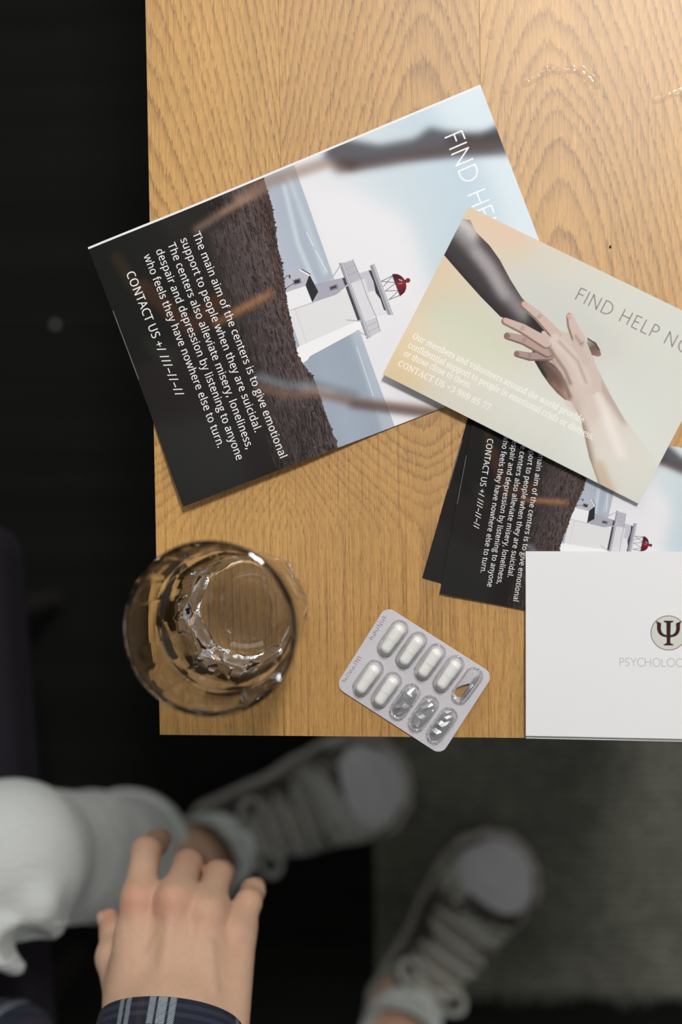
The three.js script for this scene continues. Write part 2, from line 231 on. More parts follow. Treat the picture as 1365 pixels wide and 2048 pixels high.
  for (let i = 0; i < 3600; i++) { const x = R1() * 152, d = R1() ** 1.5 * 34, y = 126 + d + x * 0.085, l = 0.8 + R1() * 4; stroke(g, R1() < 0.45 ? 'rgba(20,14,14,.5)' : R1() < 0.5 ? 'rgba(120,106,108,.32)' : 'rgba(92,74,70,.34)', 0.18 + R1() * 0.42, x, y, x + l, y + l * 0.09 + (R1() - 0.5) * 0.6); }
  for (let i = 0; i < 260; i++) { const x = R1() * 150, y = 128 + x * 0.085 + R1() * 20; g.fillStyle = 'rgba(16,10,12,.7)'; g.beginPath(); g.ellipse(x, y, 0.2 + R1() * 0.5, 0.15 + R1() * 0.22, 0, 0, 7); g.fill(); }
  for (let i = 0; i < 420; i++) { const t = R1(), x = t * 98, y = lerp(124.6, 140.5, t) + 0.6 + R1() * 2.6; stroke(g, R1() < 0.6 ? 'rgba(58,36,28,.6)' : 'rgba(110,78,60,.35)', 0.3, x, y, x + R1() * 1.6, y - 0.4); }
  for (let i = 0; i < 160; i++) { const x = 118 + R1() * 32, y = 138 + R1() * 20; stroke(g, 'rgba(24,20,21,.4)', 0.5, x, y, x + 3 + R1() * 5, y + (R1() - 0.3) * 3); }
  soft(g, 14, () => { stroke(g, 'rgba(120,62,32,.35)', 9, 30, 206, 60, 190, 52, 170); stroke(g, 'rgba(120,80,30,.22)', 7, 10, 214, 30, 210); stroke(g, 'rgba(60,64,40,.25)', 8, 60, 214, 72, 206); });
  g.restore();
  // out-of-focus twigs in front of the view
  soft(g, 13, () => { stroke(g, 'rgba(140,112,100,.75)', 4, 12, 168, 9.5, 155, 7.3, 142, 6.5, 126); stroke(g, 'rgba(150,120,104,.6)', 6, 5, 140, 3, 124, 5, 98, 6, 80); stroke(g, 'rgba(178,140,112,.6)', 2.2, 9, 152, 7, 134); });
  soft(g, 16, () => { poly(g, '#5a5b62', -6, 82, 8, 60, 12, 42, 9.5, 32, 16, 23, 24, 10, 21, -6, 40, -6, 38, 0, 28.1, 27.6, 20, 52, 14, 79, 2, 90); });
  soft(g, 20, () => { stroke(g, 'rgba(52,46,50,.85)', 5, 30, -4, 24, 12, 20, 24); stroke(g, 'rgba(86,62,58,.7)', 4, 31, 4, 24, 26, 17, 60, 11, 84); stroke(g, 'rgba(70,46,38,.7)', 3.5, 12, 76, 9, 86); });
  soft(g, 12, () => { stroke(g, 'rgba(172,112,70,.55)', 4.6, 63, 176, 61.3, 160, 59, 142); stroke(g, 'rgba(214,160,112,.5)', 1.5, 61, 164, 59.4, 146); });
  soft(g, 14, () => { stroke(g, 'rgba(120,128,138,.75)', 5, 99, 164, 109, 152, 114, 137, 127, 119); stroke(g, 'rgba(122,92,78,.75)', 4.4, 104, 166, 113, 154, 118, 138, 130, 121, 142, 98, 155, 74); stroke(g, 'rgba(78,62,60,.75)', 3.4, 131, 122, 144, 98, 156, 76); stroke(g, 'rgba(190,178,172,.6)', 2, 113, 145, 121, 129); });
  const ink = '#f1eff0';
  [['The main aim of the centers is to give emotional', 13.2, 170.6, 144.9, 168.4], ['support to people when they are suicidal.', 13.5, 178, 126.8, 176.4], ['The centers also alleviate misery, loneliness,', 13.6, 185.4, 133.7, 183.7], ['despair and depression by listening to anyone', 14.1, 192.7, 137.3, 190.8], ['who feels they have nowhere else to turn.', 14.5, 200, 127.4, 198.2], ['CONTACT US +/ ///–//–//', 19.5, 212.4, 92.8, 210.4]]
    .forEach(([s, x0, y0, x1, y1], i) => fitted(g, s, x0, y0, x1, y1, i === 5 ? 6.7 : 6.0, ink));
  g.save(); g.translate(17.6, 26.5); g.rotate(-0.012); capitals(g, 'FIND HELP NOW', 0, 0, 9.3, 0.8, '#f4f6f7', 0.1); g.restore();
  stroke(g, '#d8d8d8', 0.16, 36, 226.4, 76, 226.4);
});

const CARD = { w: 149.4, h: 98.6 };
const handsPrint = sheetCanvas(CARD.w, CARD.h, 11, (g) => {
  g.fillStyle = fade(g, 0, 30, 150, 60, '#ddc9ab', '#d6cfc0', '#d6d5cb', '#d7d7cf', '#dadad4'); g.fillRect(0, 0, 150, 100);
  soft(g, 60, () => { poly(g, '#e2c6ae', 0, -5, 40, -5, 34, 12, 20, 10, 5, 6); poly(g, '#d2d2bd', 5, 50, 40, 40, 70, 60, 40, 75, 10, 70); poly(g, '#dcc69f', -5, 70, 20, 88, 20, 104, -5, 104); poly(g, '#cfcfc9', 30, 18, 70, 14, 110, 30, 80, 60, 40, 40); poly(g, '#d9dbd4', 90, 50, 150, 40, 150, 100, 110, 100); });
  // dark arm: under side in black, upper side pale where the skin turns to the lens
  const arm = () => { g.beginPath(); [-3, 27, -3, 8, 4, 6, 9, 10, 19.2, 13.4, 27.5, 17.8, 36.7, 24.3, 46.9, 30.4, 56, 33.4, 64, 36, 70, 39.6, 71.1, 46, 64.9, 45.5, 57.1, 43, 50, 43.4, 41.2, 43.9, 27.3, 39.2, 12.1, 33.2].forEach((v, i, a) => i % 2 || g.lineTo(v, a[i + 1])); g.closePath(); };
  g.save(); arm(); g.clip(); g.fillStyle = '#3c3537'; g.fillRect(-5, 0, 90, 60);
  soft(g, 22, () => { stroke(g, '#8a8486', 8, -4, 12, 10, 17, 24, 23, 38, 31, 52, 37); stroke(g, '#cdc7c6', 7, -4, 8, 6, 10, 10, 12); stroke(g, '#aaa4a5', 4.5, 14, 19, 26, 25, 38, 33); stroke(g, '#57494b', 3, 12, 11, 26, 16.5, 38, 25, 50, 31.5); stroke(g, '#241e20', 6, -4, 29, 14, 36, 30, 42, 44, 46); stroke(g, '#221b1d', 4, 56, 36, 64, 42, 72, 42); });
  for (let i = 0; i < 900; i++) { g.fillStyle = R1() < 0.5 ? 'rgba(255,255,255,.05)' : 'rgba(0,0,0,.07)'; g.fillRect(R1() * 74 - 2, 4 + R1() * 42, 0.5, 0.5); }
  g.restore();
  g.save(); g.beginPath(); [62.5, 50, 67.4, 56.5, 74.1, 60.8, 80, 64, 86, 66.4, 91, 67.6, 94.8, 66.8, 94, 60, 87, 52, 72, 47].forEach((v, i, a) => i % 2 || g.lineTo(v, a[i + 1])); g.clip(); g.fillStyle = fade(g, 66, 52, 94, 66, '#3a2f2e', '#5a4740', '#6f5648', '#5c4138'); g.fillRect(60, 44, 40, 30); soft(g, 8, () => { stroke(g, '#8a6a58', 2, 82, 63, 92, 66.5); stroke(g, '#2b2020', 2.4, 66, 55, 76, 61.5); }); g.restore();
  g.fillStyle = fade(g, 86, 34, 97, 40, '#c9c4bf', '#6e5850', '#a07a6e'); g.beginPath(); [86.9, 34, 91.5, 34, 95, 36.2, 97, 38.6, 96.2, 40, 92.7, 40.8, 88, 40].forEach((v, i, a) => i % 2 || g.lineTo(v, a[i + 1])); g.fill(); stroke(g, '#4c4848', 0.7, 87, 34.1, 91.4, 34.6, 94.4, 36.6);
  // pale hand and forearm over it
  g.save(); g.beginPath(); [83, 56, 90, 40, 96, 44, 101.6, 47.8, 110.5, 54.6, 122.9, 62.8, 143.4, 73, 152, 80, 152, 104, 132, 104, 116.1, 89, 102.5, 72.4, 93.2, 66].forEach((v, i, a) => i % 2 || g.lineTo(v, a[i + 1])); g.closePath(); g.clip();
  g.fillStyle = fade(g, 86, 46, 146, 92, '#cdbcb1', '#d6c8bd', '#d9cfc5', '#dad6cc', '#d9d8d0'); g.fillRect(80, 38, 74, 68);
  soft(g, 16, () => { stroke(g, '#8d7768', 4.5, 92, 66, 104, 75, 117, 91, 130, 104); stroke(g, '#e9e0d8', 5, 100, 55, 114, 66, 130, 80); stroke(g, '#a38e82', 2, 96, 48, 112, 57, 124, 64); stroke(g, '#cbb59f', 5, 122, 90, 134, 100); });
  soft(g, 5, () => { stroke(g, '#927a70', 1, 91, 56, 99, 62, 102, 66); stroke(g, '#a08a80', 0.8, 95, 52, 103, 58); stroke(g, '#f0e8e2', 1, 93, 54.5, 100, 60); }); g.restore();
  const finger = (pts, r0, r1, shade, skin) => { const n = pts.length / 2; for (let pass = 0; pass < 2; pass++) { g.fillStyle = pass ? skin : shade; for (let i = 0; i < n - 1; i++) for (let k = 0; k <= 24; k++) { const t = k / 24, u = (i + t) / (n - 1), r = lerp(r0, r1, u); g.beginPath(); g.arc(lerp(pts[2 * i], pts[2 * i + 2], t) + (pass ? 0.25 : 0), lerp(pts[2 * i + 1], pts[2 * i + 3], t) - (pass ? 0.5 : 0), pass ? r - 0.55 : r, 0, 7); g.fill(); } } };
  poly(g, '#d0beb4', 64, 41, 72, 37.2, 80, 34.5, 88, 36.6, 95, 42.6, 102.6, 49.6, 106, 55, 96, 64, 86.5, 57.5, 78, 54, 70.4, 53, 66, 47.6);
  finger([58, 57.4, 64.5, 55.8, 73.1, 51], 1.7, 2.6, '#76605a', '#a98f87'); finger([49.2, 51.3, 57.7, 49.6, 71.6, 49.6], 1.9, 3, '#7d665f', '#b59b91'); finger([44.6, 45, 54, 44.5, 68.7, 45.6], 2, 3.2, '#8b736a', '#cab4a9'); finger([49.2, 33, 58.5, 35, 71, 39.6], 2, 3, '#8b736a', '#cbb5aa'); finger([73.3, 28, 76.6, 31.6, 82.6, 36.4], 1.8, 3.4, '#93796f', '#cfbbb0');
  soft(g, 22, () => { stroke(g, '#d2c2b8', 10, 90, 54, 100, 62, 106, 68); stroke(g, '#c6b3a8', 5, 90, 62, 98, 68); });
  soft(g, 7, () => { stroke(g, '#d8c8be', 6, 72, 42, 84, 46, 96, 54); stroke(g, '#cbb8ae', 4, 82, 39, 92, 45); stroke(g, '#8f766c', 1.4, 72, 47.6, 84, 54, 90, 59); stroke(g, '#9a8278', 1, 74, 51, 84, 57.4); stroke(g, '#7c645c', 1.6, 74, 54.4, 86, 58.8, 93, 65.4); stroke(g, '#a68f85', 0.8, 74, 41.8, 88, 47, 97, 55); stroke(g, '#97827a', 1, 80.5, 35.6, 86, 38.4); });
  for (const [x, y, a] of [[54, 44.2, 0.1], [57.7, 49.2, 0.1], [64, 55.5, -0.2], [59, 34.8, 0.3]]) { g.strokeStyle = 'rgba(110,86,78,.6)'; g.lineWidth = 0.25; for (const d of [-0.7, 0, 0.7]) { g.beginPath(); g.ellipse(x + d, y, 0.35, 1.2, a, -1.4, 1.4); g.stroke(); } }
  for (const [x, y] of [[44.6, 44.4], [49.4, 32.6], [73.2, 28.2]]) { g.fillStyle = '#d9a79f'; g.beginPath(); g.ellipse(x, y, 1.5, 1.1, 0.4, 0, 7); g.fill(); }
  for (const [x, y] of [[49.2, 51], [57.8, 57.2]]) { g.fillStyle = '#8e6a64'; g.beginPath(); g.ellipse(x, y, 1.4, 1, 0, 0, 7); g.fill(); }
  capitals(g, 'FIND HELP NOW', 71.8, 18.8, 6.5, 0.55, '#82797c', 0.17);
  const ink = '#f4f1ea';
  fitted(g, 'Our members and volunteers around the world provide', 4.8, 74.6, 104.8, 74.4, 4.6, ink, 'serif'); fitted(g, 'confidential support to people in emotional crisis or distress,', 4.9, 80, 113.3, 80, 4.6, ink, 'serif');
  fitted(g, 'or those close to them.', 4.8, 84.9, 44.8, 84.7, 4.6, ink, 'serif'); fitted(g, 'CONTACT US +3 989 85 77', 4.6, 91, 58.7, 90.4, 4.6, ink, 'serif');
});
const WHITE = { w: 149, h: 97.5 };
const psiPrint = sheetCanvas(WHITE.w, WHITE.h, 9, (g) => {
  g.fillStyle = '#e9e8ea'; g.fillRect(0, 0, 150, 100);
  const x = 73.3, y = 42.4; g.fillStyle = '#cfd2ca'; g.strokeStyle = '#8f7468'; g.lineWidth = 0.45; g.beginPath(); g.arc(x, y, 8.9, 0, 7); g.fill(); g.stroke();
  const ink = '#3a1c20'; g.fillStyle = ink;
  poly(g, ink, x - 1.1, y - 5.6, x + 1.1, y - 5.6, x + 0.9, y + 6, x - 0.9, y + 6); poly(g, ink, x - 2.4, y - 6.4, x + 2.4, y - 6.4, x + 2.4, y - 5.8, x + 1, y - 5.2, x - 1, y - 5.2, x - 2.4, y - 5.8); poly(g, ink, x - 2.4, y + 6.5, x + 2.4, y + 6.5, x + 2.4, y + 5.9, x + 1, y + 5.3, x - 1, y + 5.3, x - 2.4, y + 5.9);
  for (const s of [-1, 1]) { g.beginPath(); g.moveTo(x, y + 1.2); g.bezierCurveTo(x + s * 3.2, y + 1, x + s * 3.9, y - 0.6, x + s * 3.9, y - 3); g.lineTo(x + s * 3.7, y - 5); g.lineTo(x + s * 6.4, y - 6.2); g.lineTo(x + s * 5.8, y - 4.4); g.bezierCurveTo(x + s * 6.2, y + 0.6, x + s * 4, y + 2.2, x, y + 2.3); g.fill(); }
  capitals(g, 'PSYCHOLOGY', 48.6, 59.9, 4.1, 0.42, '#bdbcbe', 0.05);
});
// a sheet of card, centred, x across the page and z down it, lifted by lift(x, z)
function sheet(w, d, thick, lift = () => 0) {
  const nx = 40, nz = 28, P = (u, v, up) => { const x = (u - 0.5) * w, z = (v - 0.5) * d; return [x, lift(u, v) + (up ? thick : 0), z, u, 1 - v]; };
  const face = grid(nx, nz, (u, v) => P(u, v, 1)), under = grid(nx, nz, (u, v) => P(u, v, 0), true);
  const rim = [(t) => [t, 1], (t) => [1, 1 - t], (t) => [1 - t, 0], (t) => [0, t]].map((c) => grid(nx, 1, (u, v) => P(...c(u), 1 - v)));
  const g = mergeGeometries([face, mergeGeometries([under, ...rim])], true); return g;
}
const paperWhite = std({ color: COL(0.78, 0.78, 0.79), roughness: 0.6 });
const gloss = (map, o) => phys({ map, roughness: 0.5, specularIntensity: 0.3, ...o });
const lhMat = [gloss(lighthousePrint), paperWhite], handMat = [gloss(handsPrint, { roughness: 0.5 }), paperWhite], psiMat = [gloss(psiPrint, { roughness: 0.6 }), paperWhite];
const S = 0.66;
{
  const lift = (u, v) => 0.0045 * smoothstep(u, 0.6, 1) * smoothstep(v, 0.45, 0.75) + 0.0022 * smoothstep(v, 0.7, 1) * (1 - u * 0.5) + 0.0008 * (1 - smoothstep(u, 0, 0.2));
  const a = thing('brochure', 'largest brochure with a lighthouse photo and white text, hanging over the left table edge', 'brochure', [-0.0732, TOP, -0.0995], -70.2 * Math.PI / 180);
  part('back_leaf', sheet(0.1505, 0.2272, 0.0004, lift), paperWhite, a, 'plain white back leaf').position.set(-0.0009, 0.0001, 0);
  part('front_leaf', sheet(0.150, 0.227, 0.0004, lift), lhMat, a, 'printed front leaf').position.set(0.0002, 0.0007, 0);
  single('brochure', sheet(0.100, 0.151, 0.0005), lhMat, 'small dark brochure at the bottom of the right stack, only its left strip showing', 'brochure', [0.0604, TOP + 0.0001, 0.0233], -106.7 * Math.PI / 180);
  single('brochure', sheet(0.0985, 0.150, 0.0005, (u, v) => 0.0006 * smoothstep(v, 0.7, 1)), lhMat, 'small lighthouse brochure lying half under the hands card and the white folder', 'brochure', [0.0662, TOP + 0.0008, 0.0244], -101.4 * Math.PI / 180);
  single('card', sheet(0.1494, 0.0986, 0.0005, (u, v) => 0.0034 * smoothstep(v, 0.55, 1) * (1 - 0.5 * u) + 0.0006 * (1 - u)), handMat, 'beige card with a photo of two clasped arms, lying across both lighthouse brochures', 'card', [0.0438, TOP + 0.0021, -0.0672], -28.07 * Math.PI / 180);
  const w = thing('folder', 'plain white folder with a round psi emblem at the front edge of the table', 'folder', [0.1023, TOP + 0.0022, 0.0858], -0.7 * Math.PI / 180);
  part('back_leaf', sheet(0.149, 0.0985, 0.0004), paperWhite, w).position.set(0.0002, 0, 0.0006);
  part('front_leaf', sheet(0.149, 0.0972, 0.0004, (u, v) => 0.0016 * v), psiMat, w, 'front leaf printed with the emblem').position.set(0, 0.0005, -0.0006);
}

// ───────── the drinking glass ─────────
{
  const g8 = Math.PI / 4, ang0 = 3.4 * Math.PI / 180;
  const outer = (y) => y < 0.056 ? lerp(0.0326, 0.0362, y / 0.056) : lerp(0.0366, 0.0404, (y - 0.056) / 0.045);
  const prof = [];                                               // [radius, y, faceted]
  prof.push([0.0005, 0.0016, 0], [0.015, 0.0014, 0], [0.0215, 0.0004, 0], [0.025, 0, 0], [0.029, 0.0006, 0.7], [0.0316, 0.0022, 1], [0.0326, 0.0045, 1]);
  for (let y = 0.0125; y < 0.053; y += 0.0095) prof.push([outer(y), y, 1]);
  for (let y = 0.053; y < 0.0625; y += 0.0008) prof.push([outer(y), y, 1]);
  for (let y = 0.068; y < 0.1; y += 0.0075) prof.push([outer(y), y, 1]);
  prof.push([0.0405, 0.0985, 0], [0.0406, 0.0995, 0], [0.0403, 0.1004, 0], [0.0398, 0.1010, 0], [0.0391, 0.1013, 0], [0.0384, 0.1010, 0], [0.0380, 0.1003, 0], [0.0379, 0.0993, 0], [0.0380, 0.098, 0]);
  for (const [r, y] of [[0.0372, 0.088], [0.0354, 0.072], [0.0339, 0.062], [0.0323, 0.056], [0.0310, 0.051], [0.0301, 0.044], [0.0284, 0.03], [0.0262, 0.0195], [0.0222, 0.0138], [0.0178, 0.0108], [0.0148, 0.0096], [0.0140, 0.0090], [0.0134, 0.0088], [0.0126, 0.0089], [0.008, 0.009], [0.0005, 0.009]]) prof.push([r, y, 0]);
  const n = 192, pos = [], idx = [];
  for (const [r, y, facet] of prof) for (let i = 0; i < n; i++) {
    const th = (i / n) * Math.PI * 2, m = ((th % g8) + g8) % g8 - g8 / 2, apo = (y < 0.054 ? outer(Math.min(y, 0.054)) * Math.cos(g8 / 2) : outer(0.054) * Math.cos(g8 / 2) + (y - 0.054) * 0.55 + Math.max(0, y - 0.06) * 2);
    const rr = facet ? lerp(r, Math.min(r, apo / Math.cos(m)), facet) : r; pos.push(rr * Math.cos(th - ang0), y, rr * Math.sin(th - ang0));
  }
  for (let j = 0; j < prof.length - 1; j++) for (let i = 0; i < n; i++) { const a = j * n + i, b = j * n + (i + 1) % n, c = a + n, d = b + n; idx.push(a, c, b, b, c, d); }
  const g = toCreasedNormals(indexed(pos, idx).toNonIndexed(), 0.42);
  const o = single('glass', g, phys({ color: 0xffffff, transmission: 1, thickness: 0.01, ior: 1.46, roughness: 0 }), 'clear drinking glass with a round rim and an eight-sided lower half', 'glass', [-0.1195, TOP + 0.0002, 0.0642]);
}

// ───────── blister pack ─────────
const pack = thing('blister_pack', 'silver blister pack with six white capsules left, at the front edge of the table', 'blister pack', [-0.0316, TOP + 0.0016, 0.1044], -32.9 * Math.PI / 180);
pack.rotation.set(0.035, -32.9 * Math.PI / 180, 0, 'YXZ');
const PW = 0.0672, PD = 0.0520, cells = [];
for (let i = 0; i < 5; i++) cells.push([-0.0336 + 0.0122 + i * 0.01165, -0.026 + 0.0128], [-0.0336 + 0.0124 + i * 0.01165, -0.026 + 0.0384]);
const foilBump = pixels(256, 256, (x, y) => { const a = Math.abs(((x + y) / 16) % 2 - 1), b = Math.abs(((x - y + 1024) / 16) % 2 - 1); return grey(255 * Math.pow(Math.max(a, b), 2)); }, false);
const foilMap = pixels(256, 256, (x, y) => { const a = Math.abs(((x + y) / 16) % 2 - 1), b = Math.abs(((x - y + 1024) / 16) % 2 - 1), v = 0.72 + 0.28 * Math.pow(Math.max(a, b), 2); return [254 * v, 249 * v, 255 * v]; });
{
  const foil = phys({ color: 0xffffff, map: repeated(foilMap, 110, 110), metalness: 0.15, roughness: 0.36, bumpMap: repeated(foilBump, 110, 110), bumpScale: 0.00007, clearcoat: 0.5, clearcoatRoughness: 0.12 });
  const s = new THREE.Shape(), w = PW / 2, d = PD / 2, r = 0.005;
  s.moveTo(-w + r, -d); s.lineTo(w - r, -d); s.absarc(w - r, -d + r, r, -Math.PI / 2, 0); s.lineTo(w, d - r); s.absarc(w - r, d - r, r, 0, Math.PI / 2); s.lineTo(-w + r, d); s.absarc(-w + r, d - r, r, Math.PI / 2, Math.PI); s.lineTo(-w, -d + r); s.absarc(-w + r, -d + r, r, Math.PI, Math.PI * 1.5);
  const [hx, hz] = [cells[8][0], -cells[8][1]];                  // the torn pocket shows the table through the foil
  s.holes.push(new THREE.Path([[0.0005, 0.002], [-0.0022, -0.001], [-0.0042, -0.004], [-0.0036, -0.0072], [-0.0012, -0.0082], [0.0012, -0.0066], [0.0012, -0.003], [0.0016, 0.0004]].map(([x, y]) => new THREE.Vector2(hx + x, hz + y))));
  part('foil_sheet', new THREE.ExtrudeGeometry(s, { depth: 0.0003, bevelEnabled: true, bevelSize: 0.0001, bevelThickness: 0.0001, bevelSegments: 1, curveSegments: 10 }).rotateX(-Math.PI / 2), foil, pack);
  const clear = phys({ color: 0xffffff, transmission: 1, thickness: 0, roughness: 0.05, ior: 1.85 }), silver = std({ color: COL(0.62, 0.62, 0.64), metalness: 0.85, roughness: 0.3 });
  const L = 0.0208, Rp = 0.0041, H = 0.0058;
  function dome(seed, dent) {                                    // a stadium-shaped bubble; dent crumples it
    const half = L / 2 - Rp, N = 56, M = 14;
    return grid(N, M, (u, v) => {
      const a = u * Math.PI * 2, sx = Math.cos(a), sz = Math.sin(a), cap = sz > 0 ? half : -half, edge = [Rp * sx, cap * Math.min(1, Math.abs(sz) * 5) + Rp * sz], t = 1 - v;
      let x = edge[0] * (0.02 + 0.98 * t), z = lerp(edge[1] * 0.6, edge[1], t), y = H * Math.pow(Math.max(0, 1 - t ** 3.6), 0.55);
      if (dent) { const n = Math.abs(noise(x * 260, z * 120, seed)) * 1.1 + Math.abs(noise(x * 500, z * 260, seed + 5)) * 0.3, k = smoothstep(v, 0.03, 0.3); y *= 1 - dent * k * (0.1 + n); x += k * 0.0016 * noise(x * 200, z * 150, seed + 9); z += k * 0.0014 * noise(x * 200, z * 150, seed + 11); }
      return [x, y + 0.0004, z];
    });
  }
  const lipPts = Array.from({ length: 40 }, (_, i) => { const a = i / 40 * Math.PI * 2, h = L / 2 - Rp; return [(Rp + 0.0003) * Math.cos(a), 0.0003, (Math.sin(a) > 0 ? 1 : -1) * h * Math.min(1, Math.abs(Math.sin(a)) * 5) + (Rp + 0.0003) * Math.sin(a)]; });
  const lip = tube(lipPts, 0.0006, 80, 8, true), solidClear = phys({ color: 0xffffff, transmission: 1, thickness: 0.001, roughness: 0.02, ior: 1.5 });
  const whole = dome(0, 0), white = phys({ color: COL(0.82, 0.82, 0.78), roughness: 0.3, clearcoat: 0.6, clearcoatRoughness: 0.15 });
  const capProfile = (r, l0, l1, closed) => { const p = []; p.push([r, l0]); p.push([r, l1 - r]); for (let i = 1; i <= 10; i++) { const a = i / 10 * Math.PI / 2; p.push([Math.max(r * Math.cos(a), 0.00001), l1 - r + r * Math.sin(a)]); } return new THREE.LatheGeometry(p.map((q) => new THREE.Vector2(...q)), 28); };
  const filled = [[0, 'white capsule at the left end of the upper row, nearest the embossed edge'], [2, 'second white capsule from the left in the upper row'], [4, 'third white capsule from the left in the upper row'], [6, 'white capsule in the upper row beside the torn-open pocket'], [1, 'white capsule at the left end of the lower row, nearest the embossed edge'], [3, 'white capsule in the lower row beside the first empty pocket']];
  cells.forEach(([x, z], i) => {
    const full = filled.find((f) => f[0] === i);
    const p = part('pocket', full ? whole : dome(i + 2, [0, 0, 0, 0, 0, 0.5, 0, 0.75, 0.85, 0.5][i]), clear, pack, full ? undefined : i === 8 ? 'torn pocket' : 'empty crumpled pocket'); p.position.set(x, 0.0003, z); p.rotation.y = -0.05; part('pocket_rim', lip, solidClear, p);
    if (full) return;
    const rr = rng(i + 60), crumple = toCreasedNormals(grid(4, 8, (u, v) => { const q = (u - 0.5) * 2, w = (v - 0.5) * 2, k = Math.sqrt(Math.max(0, 1 - w ** 4)); return [q * 0.0037 * k * (i === 8 ? 0.35 : 1) + (i === 8 ? 0.0019 : 0), 0.0004 + (1 - q * q) * (1 - w * w) * (0.0002 + 0.0026 * rr()), w * 0.0098]; }).toNonIndexed(), 0.2);
    const f = part('torn_foil', crumple, silver, p); f.position.y = 0.0002;
  });
  const marks = [], rm = rng(5); for (const [z0, z1] of [[-0.0206, -0.0055], [0.005, 0.0215]]) for (let z = z0; z < z1; z += 0.0014) { marks.push(new THREE.CapsuleGeometry(0.00032, 0.0007 + rm() * 0.0010, 3, 6).rotateZ(Math.PI / 2 + (rm() - 0.5)).translate(-0.0314 + rm() * 0.0008, 0.0004, z)); if (rm() < 0.7) marks.push(new THREE.CapsuleGeometry(0.00028, 0.0006, 3, 6).rotateX(Math.PI / 2).translate(-0.0322 + rm() * 0.002, 0.0004, z + 0.0006)); }
  part('embossed_code', mergeGeometries(marks), foil, pack);
  const body = capProfile(0.0031, 0, 0.0085), cap = capProfile(0.0033, 0, 0.0094), first = new THREE.Group();
  part('capsule_body', body, white, first).rotation.x = Math.PI / 2; part('capsule_cap', cap, white, first).rotation.x = -Math.PI / 2;
  pack.updateMatrixWorld(true);
  filled.forEach(([i, label], k) => {
    const c = k ? first.clone() : first; c.name = numbered('capsule'); scene.add(c); tag(c, label, 'capsule', 'capsules left in the blister pack');
    c.position.copy(pack.localToWorld(new THREE.Vector3(cells[i][0], 0.0041, cells[i][1]))); c.rotation.set(0.035, -32.9 * Math.PI / 180 - 0.05, 0, 'YXZ'); 
  });
}

// ───────── spilled water and crumbs ─────────
const waterMat = phys({ color: 0xffffff, transmission: 1, thickness: 0, ior: 1.5, roughness: 0.03 });
function puddle(blobs, w, d, nx, nz) {                           // blobs [x, z, radius, height] in metres, joined like drops that touch
  const H = (x, z) => { let s = 0; for (const [bx, bz, r, h] of blobs) { const q = 1 - ((x - bx) ** 2 + (z - bz) ** 2) / (r * r); if (q > 0) s += h * q * q; } return Math.min(s, 0.0009) - 0.00008; };
  const pos = [], idx = [], id = new Map(), P = (i, j) => { const k = j * (nx + 1) + i; if (!id.has(k)) { const x = (i / nx - 0.5) * w, z = (j / nz - 0.5) * d; id.set(k, pos.length / 3); pos.push(x, Math.max(0, H(x, z)), z); } return id.get(k); };
  for (let j = 0; j < nz; j++) for (let i = 0; i < nx; i++) if ([[0, 0], [1, 0], [0, 1], [1, 1]].some(([a, b]) => H(((i + a) / nx - 0.5) * w, ((j + b) / nz - 0.5) * d) > 0)) { const a = P(i, j), b = P(i + 1, j), c = P(i, j + 1), e = P(i + 1, j + 1); idx.push(a, c, b, b, c, e); }
  const n = pos.length / 3, all = [...pos]; for (let i = 0; i < n; i++) all.push(pos[3 * i], -0.00001, pos[3 * i + 2]);
  const low = []; for (let i = 0; i < idx.length; i += 3) low.push(idx[i] + n, idx[i + 2] + n, idx[i + 1] + n);
  return indexed(all, [...idx, ...low]);
}
{
  const rw = rng(77), chain = (pts, n, r) => Array.from({ length: n }, (_, i) => { const t = i / (n - 1) * (pts.length - 1), k = Math.min(pts.length - 2, Math.floor(t)), f = t - k; return [lerp(pts[k][0], pts[k + 1][0], f) + (rw() - 0.5) * 0.0014, lerp(pts[k][1], pts[k + 1][1], f) + (rw() - 0.5) * 0.0012, r * (0.6 + rw() * 0.8), 0.0007]; });
  single('water_splash', puddle(chain([[-0.017, 0.0035], [-0.008, -0.002], [0.004, -0.003], [0.012, -0.001], [0.019, 0.006]], 22, 0.0024), 0.05, 0.02, 150, 60), waterMat, 'longest splash of clear water on the bare wood, above the printed hands card', 'water', [0.0487, TOP + 0.0001, -0.2125]);
  single('water_splash', puddle(chain([[-0.011, 0.002], [-0.004, 0], [0.003, -0.002], [0.013, -0.004]], 14, 0.0018), 0.036, 0.016, 110, 48), waterMat, 'thin splash of water at the right edge of the picture', 'water', [0.1090, TOP + 0.0001, -0.1985]);
  [[0.0132, -0.2352, 0.0022, 'single water drop on the wood nearest the top of the picture'], [0.0206, -0.206, 0.0016, 'water drop just right of the large brochure corner'], [0.0719, -0.2008, 0.0014, 'tiny water drop between the two water splashes']].forEach(([x, z, r, label]) => single('water_drop', puddle([[0, 0, r, 0.001], [r * 0.7, r * 0.3, r * 0.7, 0.0006]], r * 4, r * 4, 26, 26), waterMat, label, 'water', [x, TOP + 0.0001, z], 0, 'water drops on the table'));
  single('crumb', new THREE.IcosahedronGeometry(0.0006, 1).scale(1, 0.7, 1.2), std({ color: COL(0.015, 0.012, 0.01), roughness: 0.8 }), 'tiny black crumb on the bare wood at the right', 'crumb', [0.0741, TOP + 0.0004, -0.1225]);
}

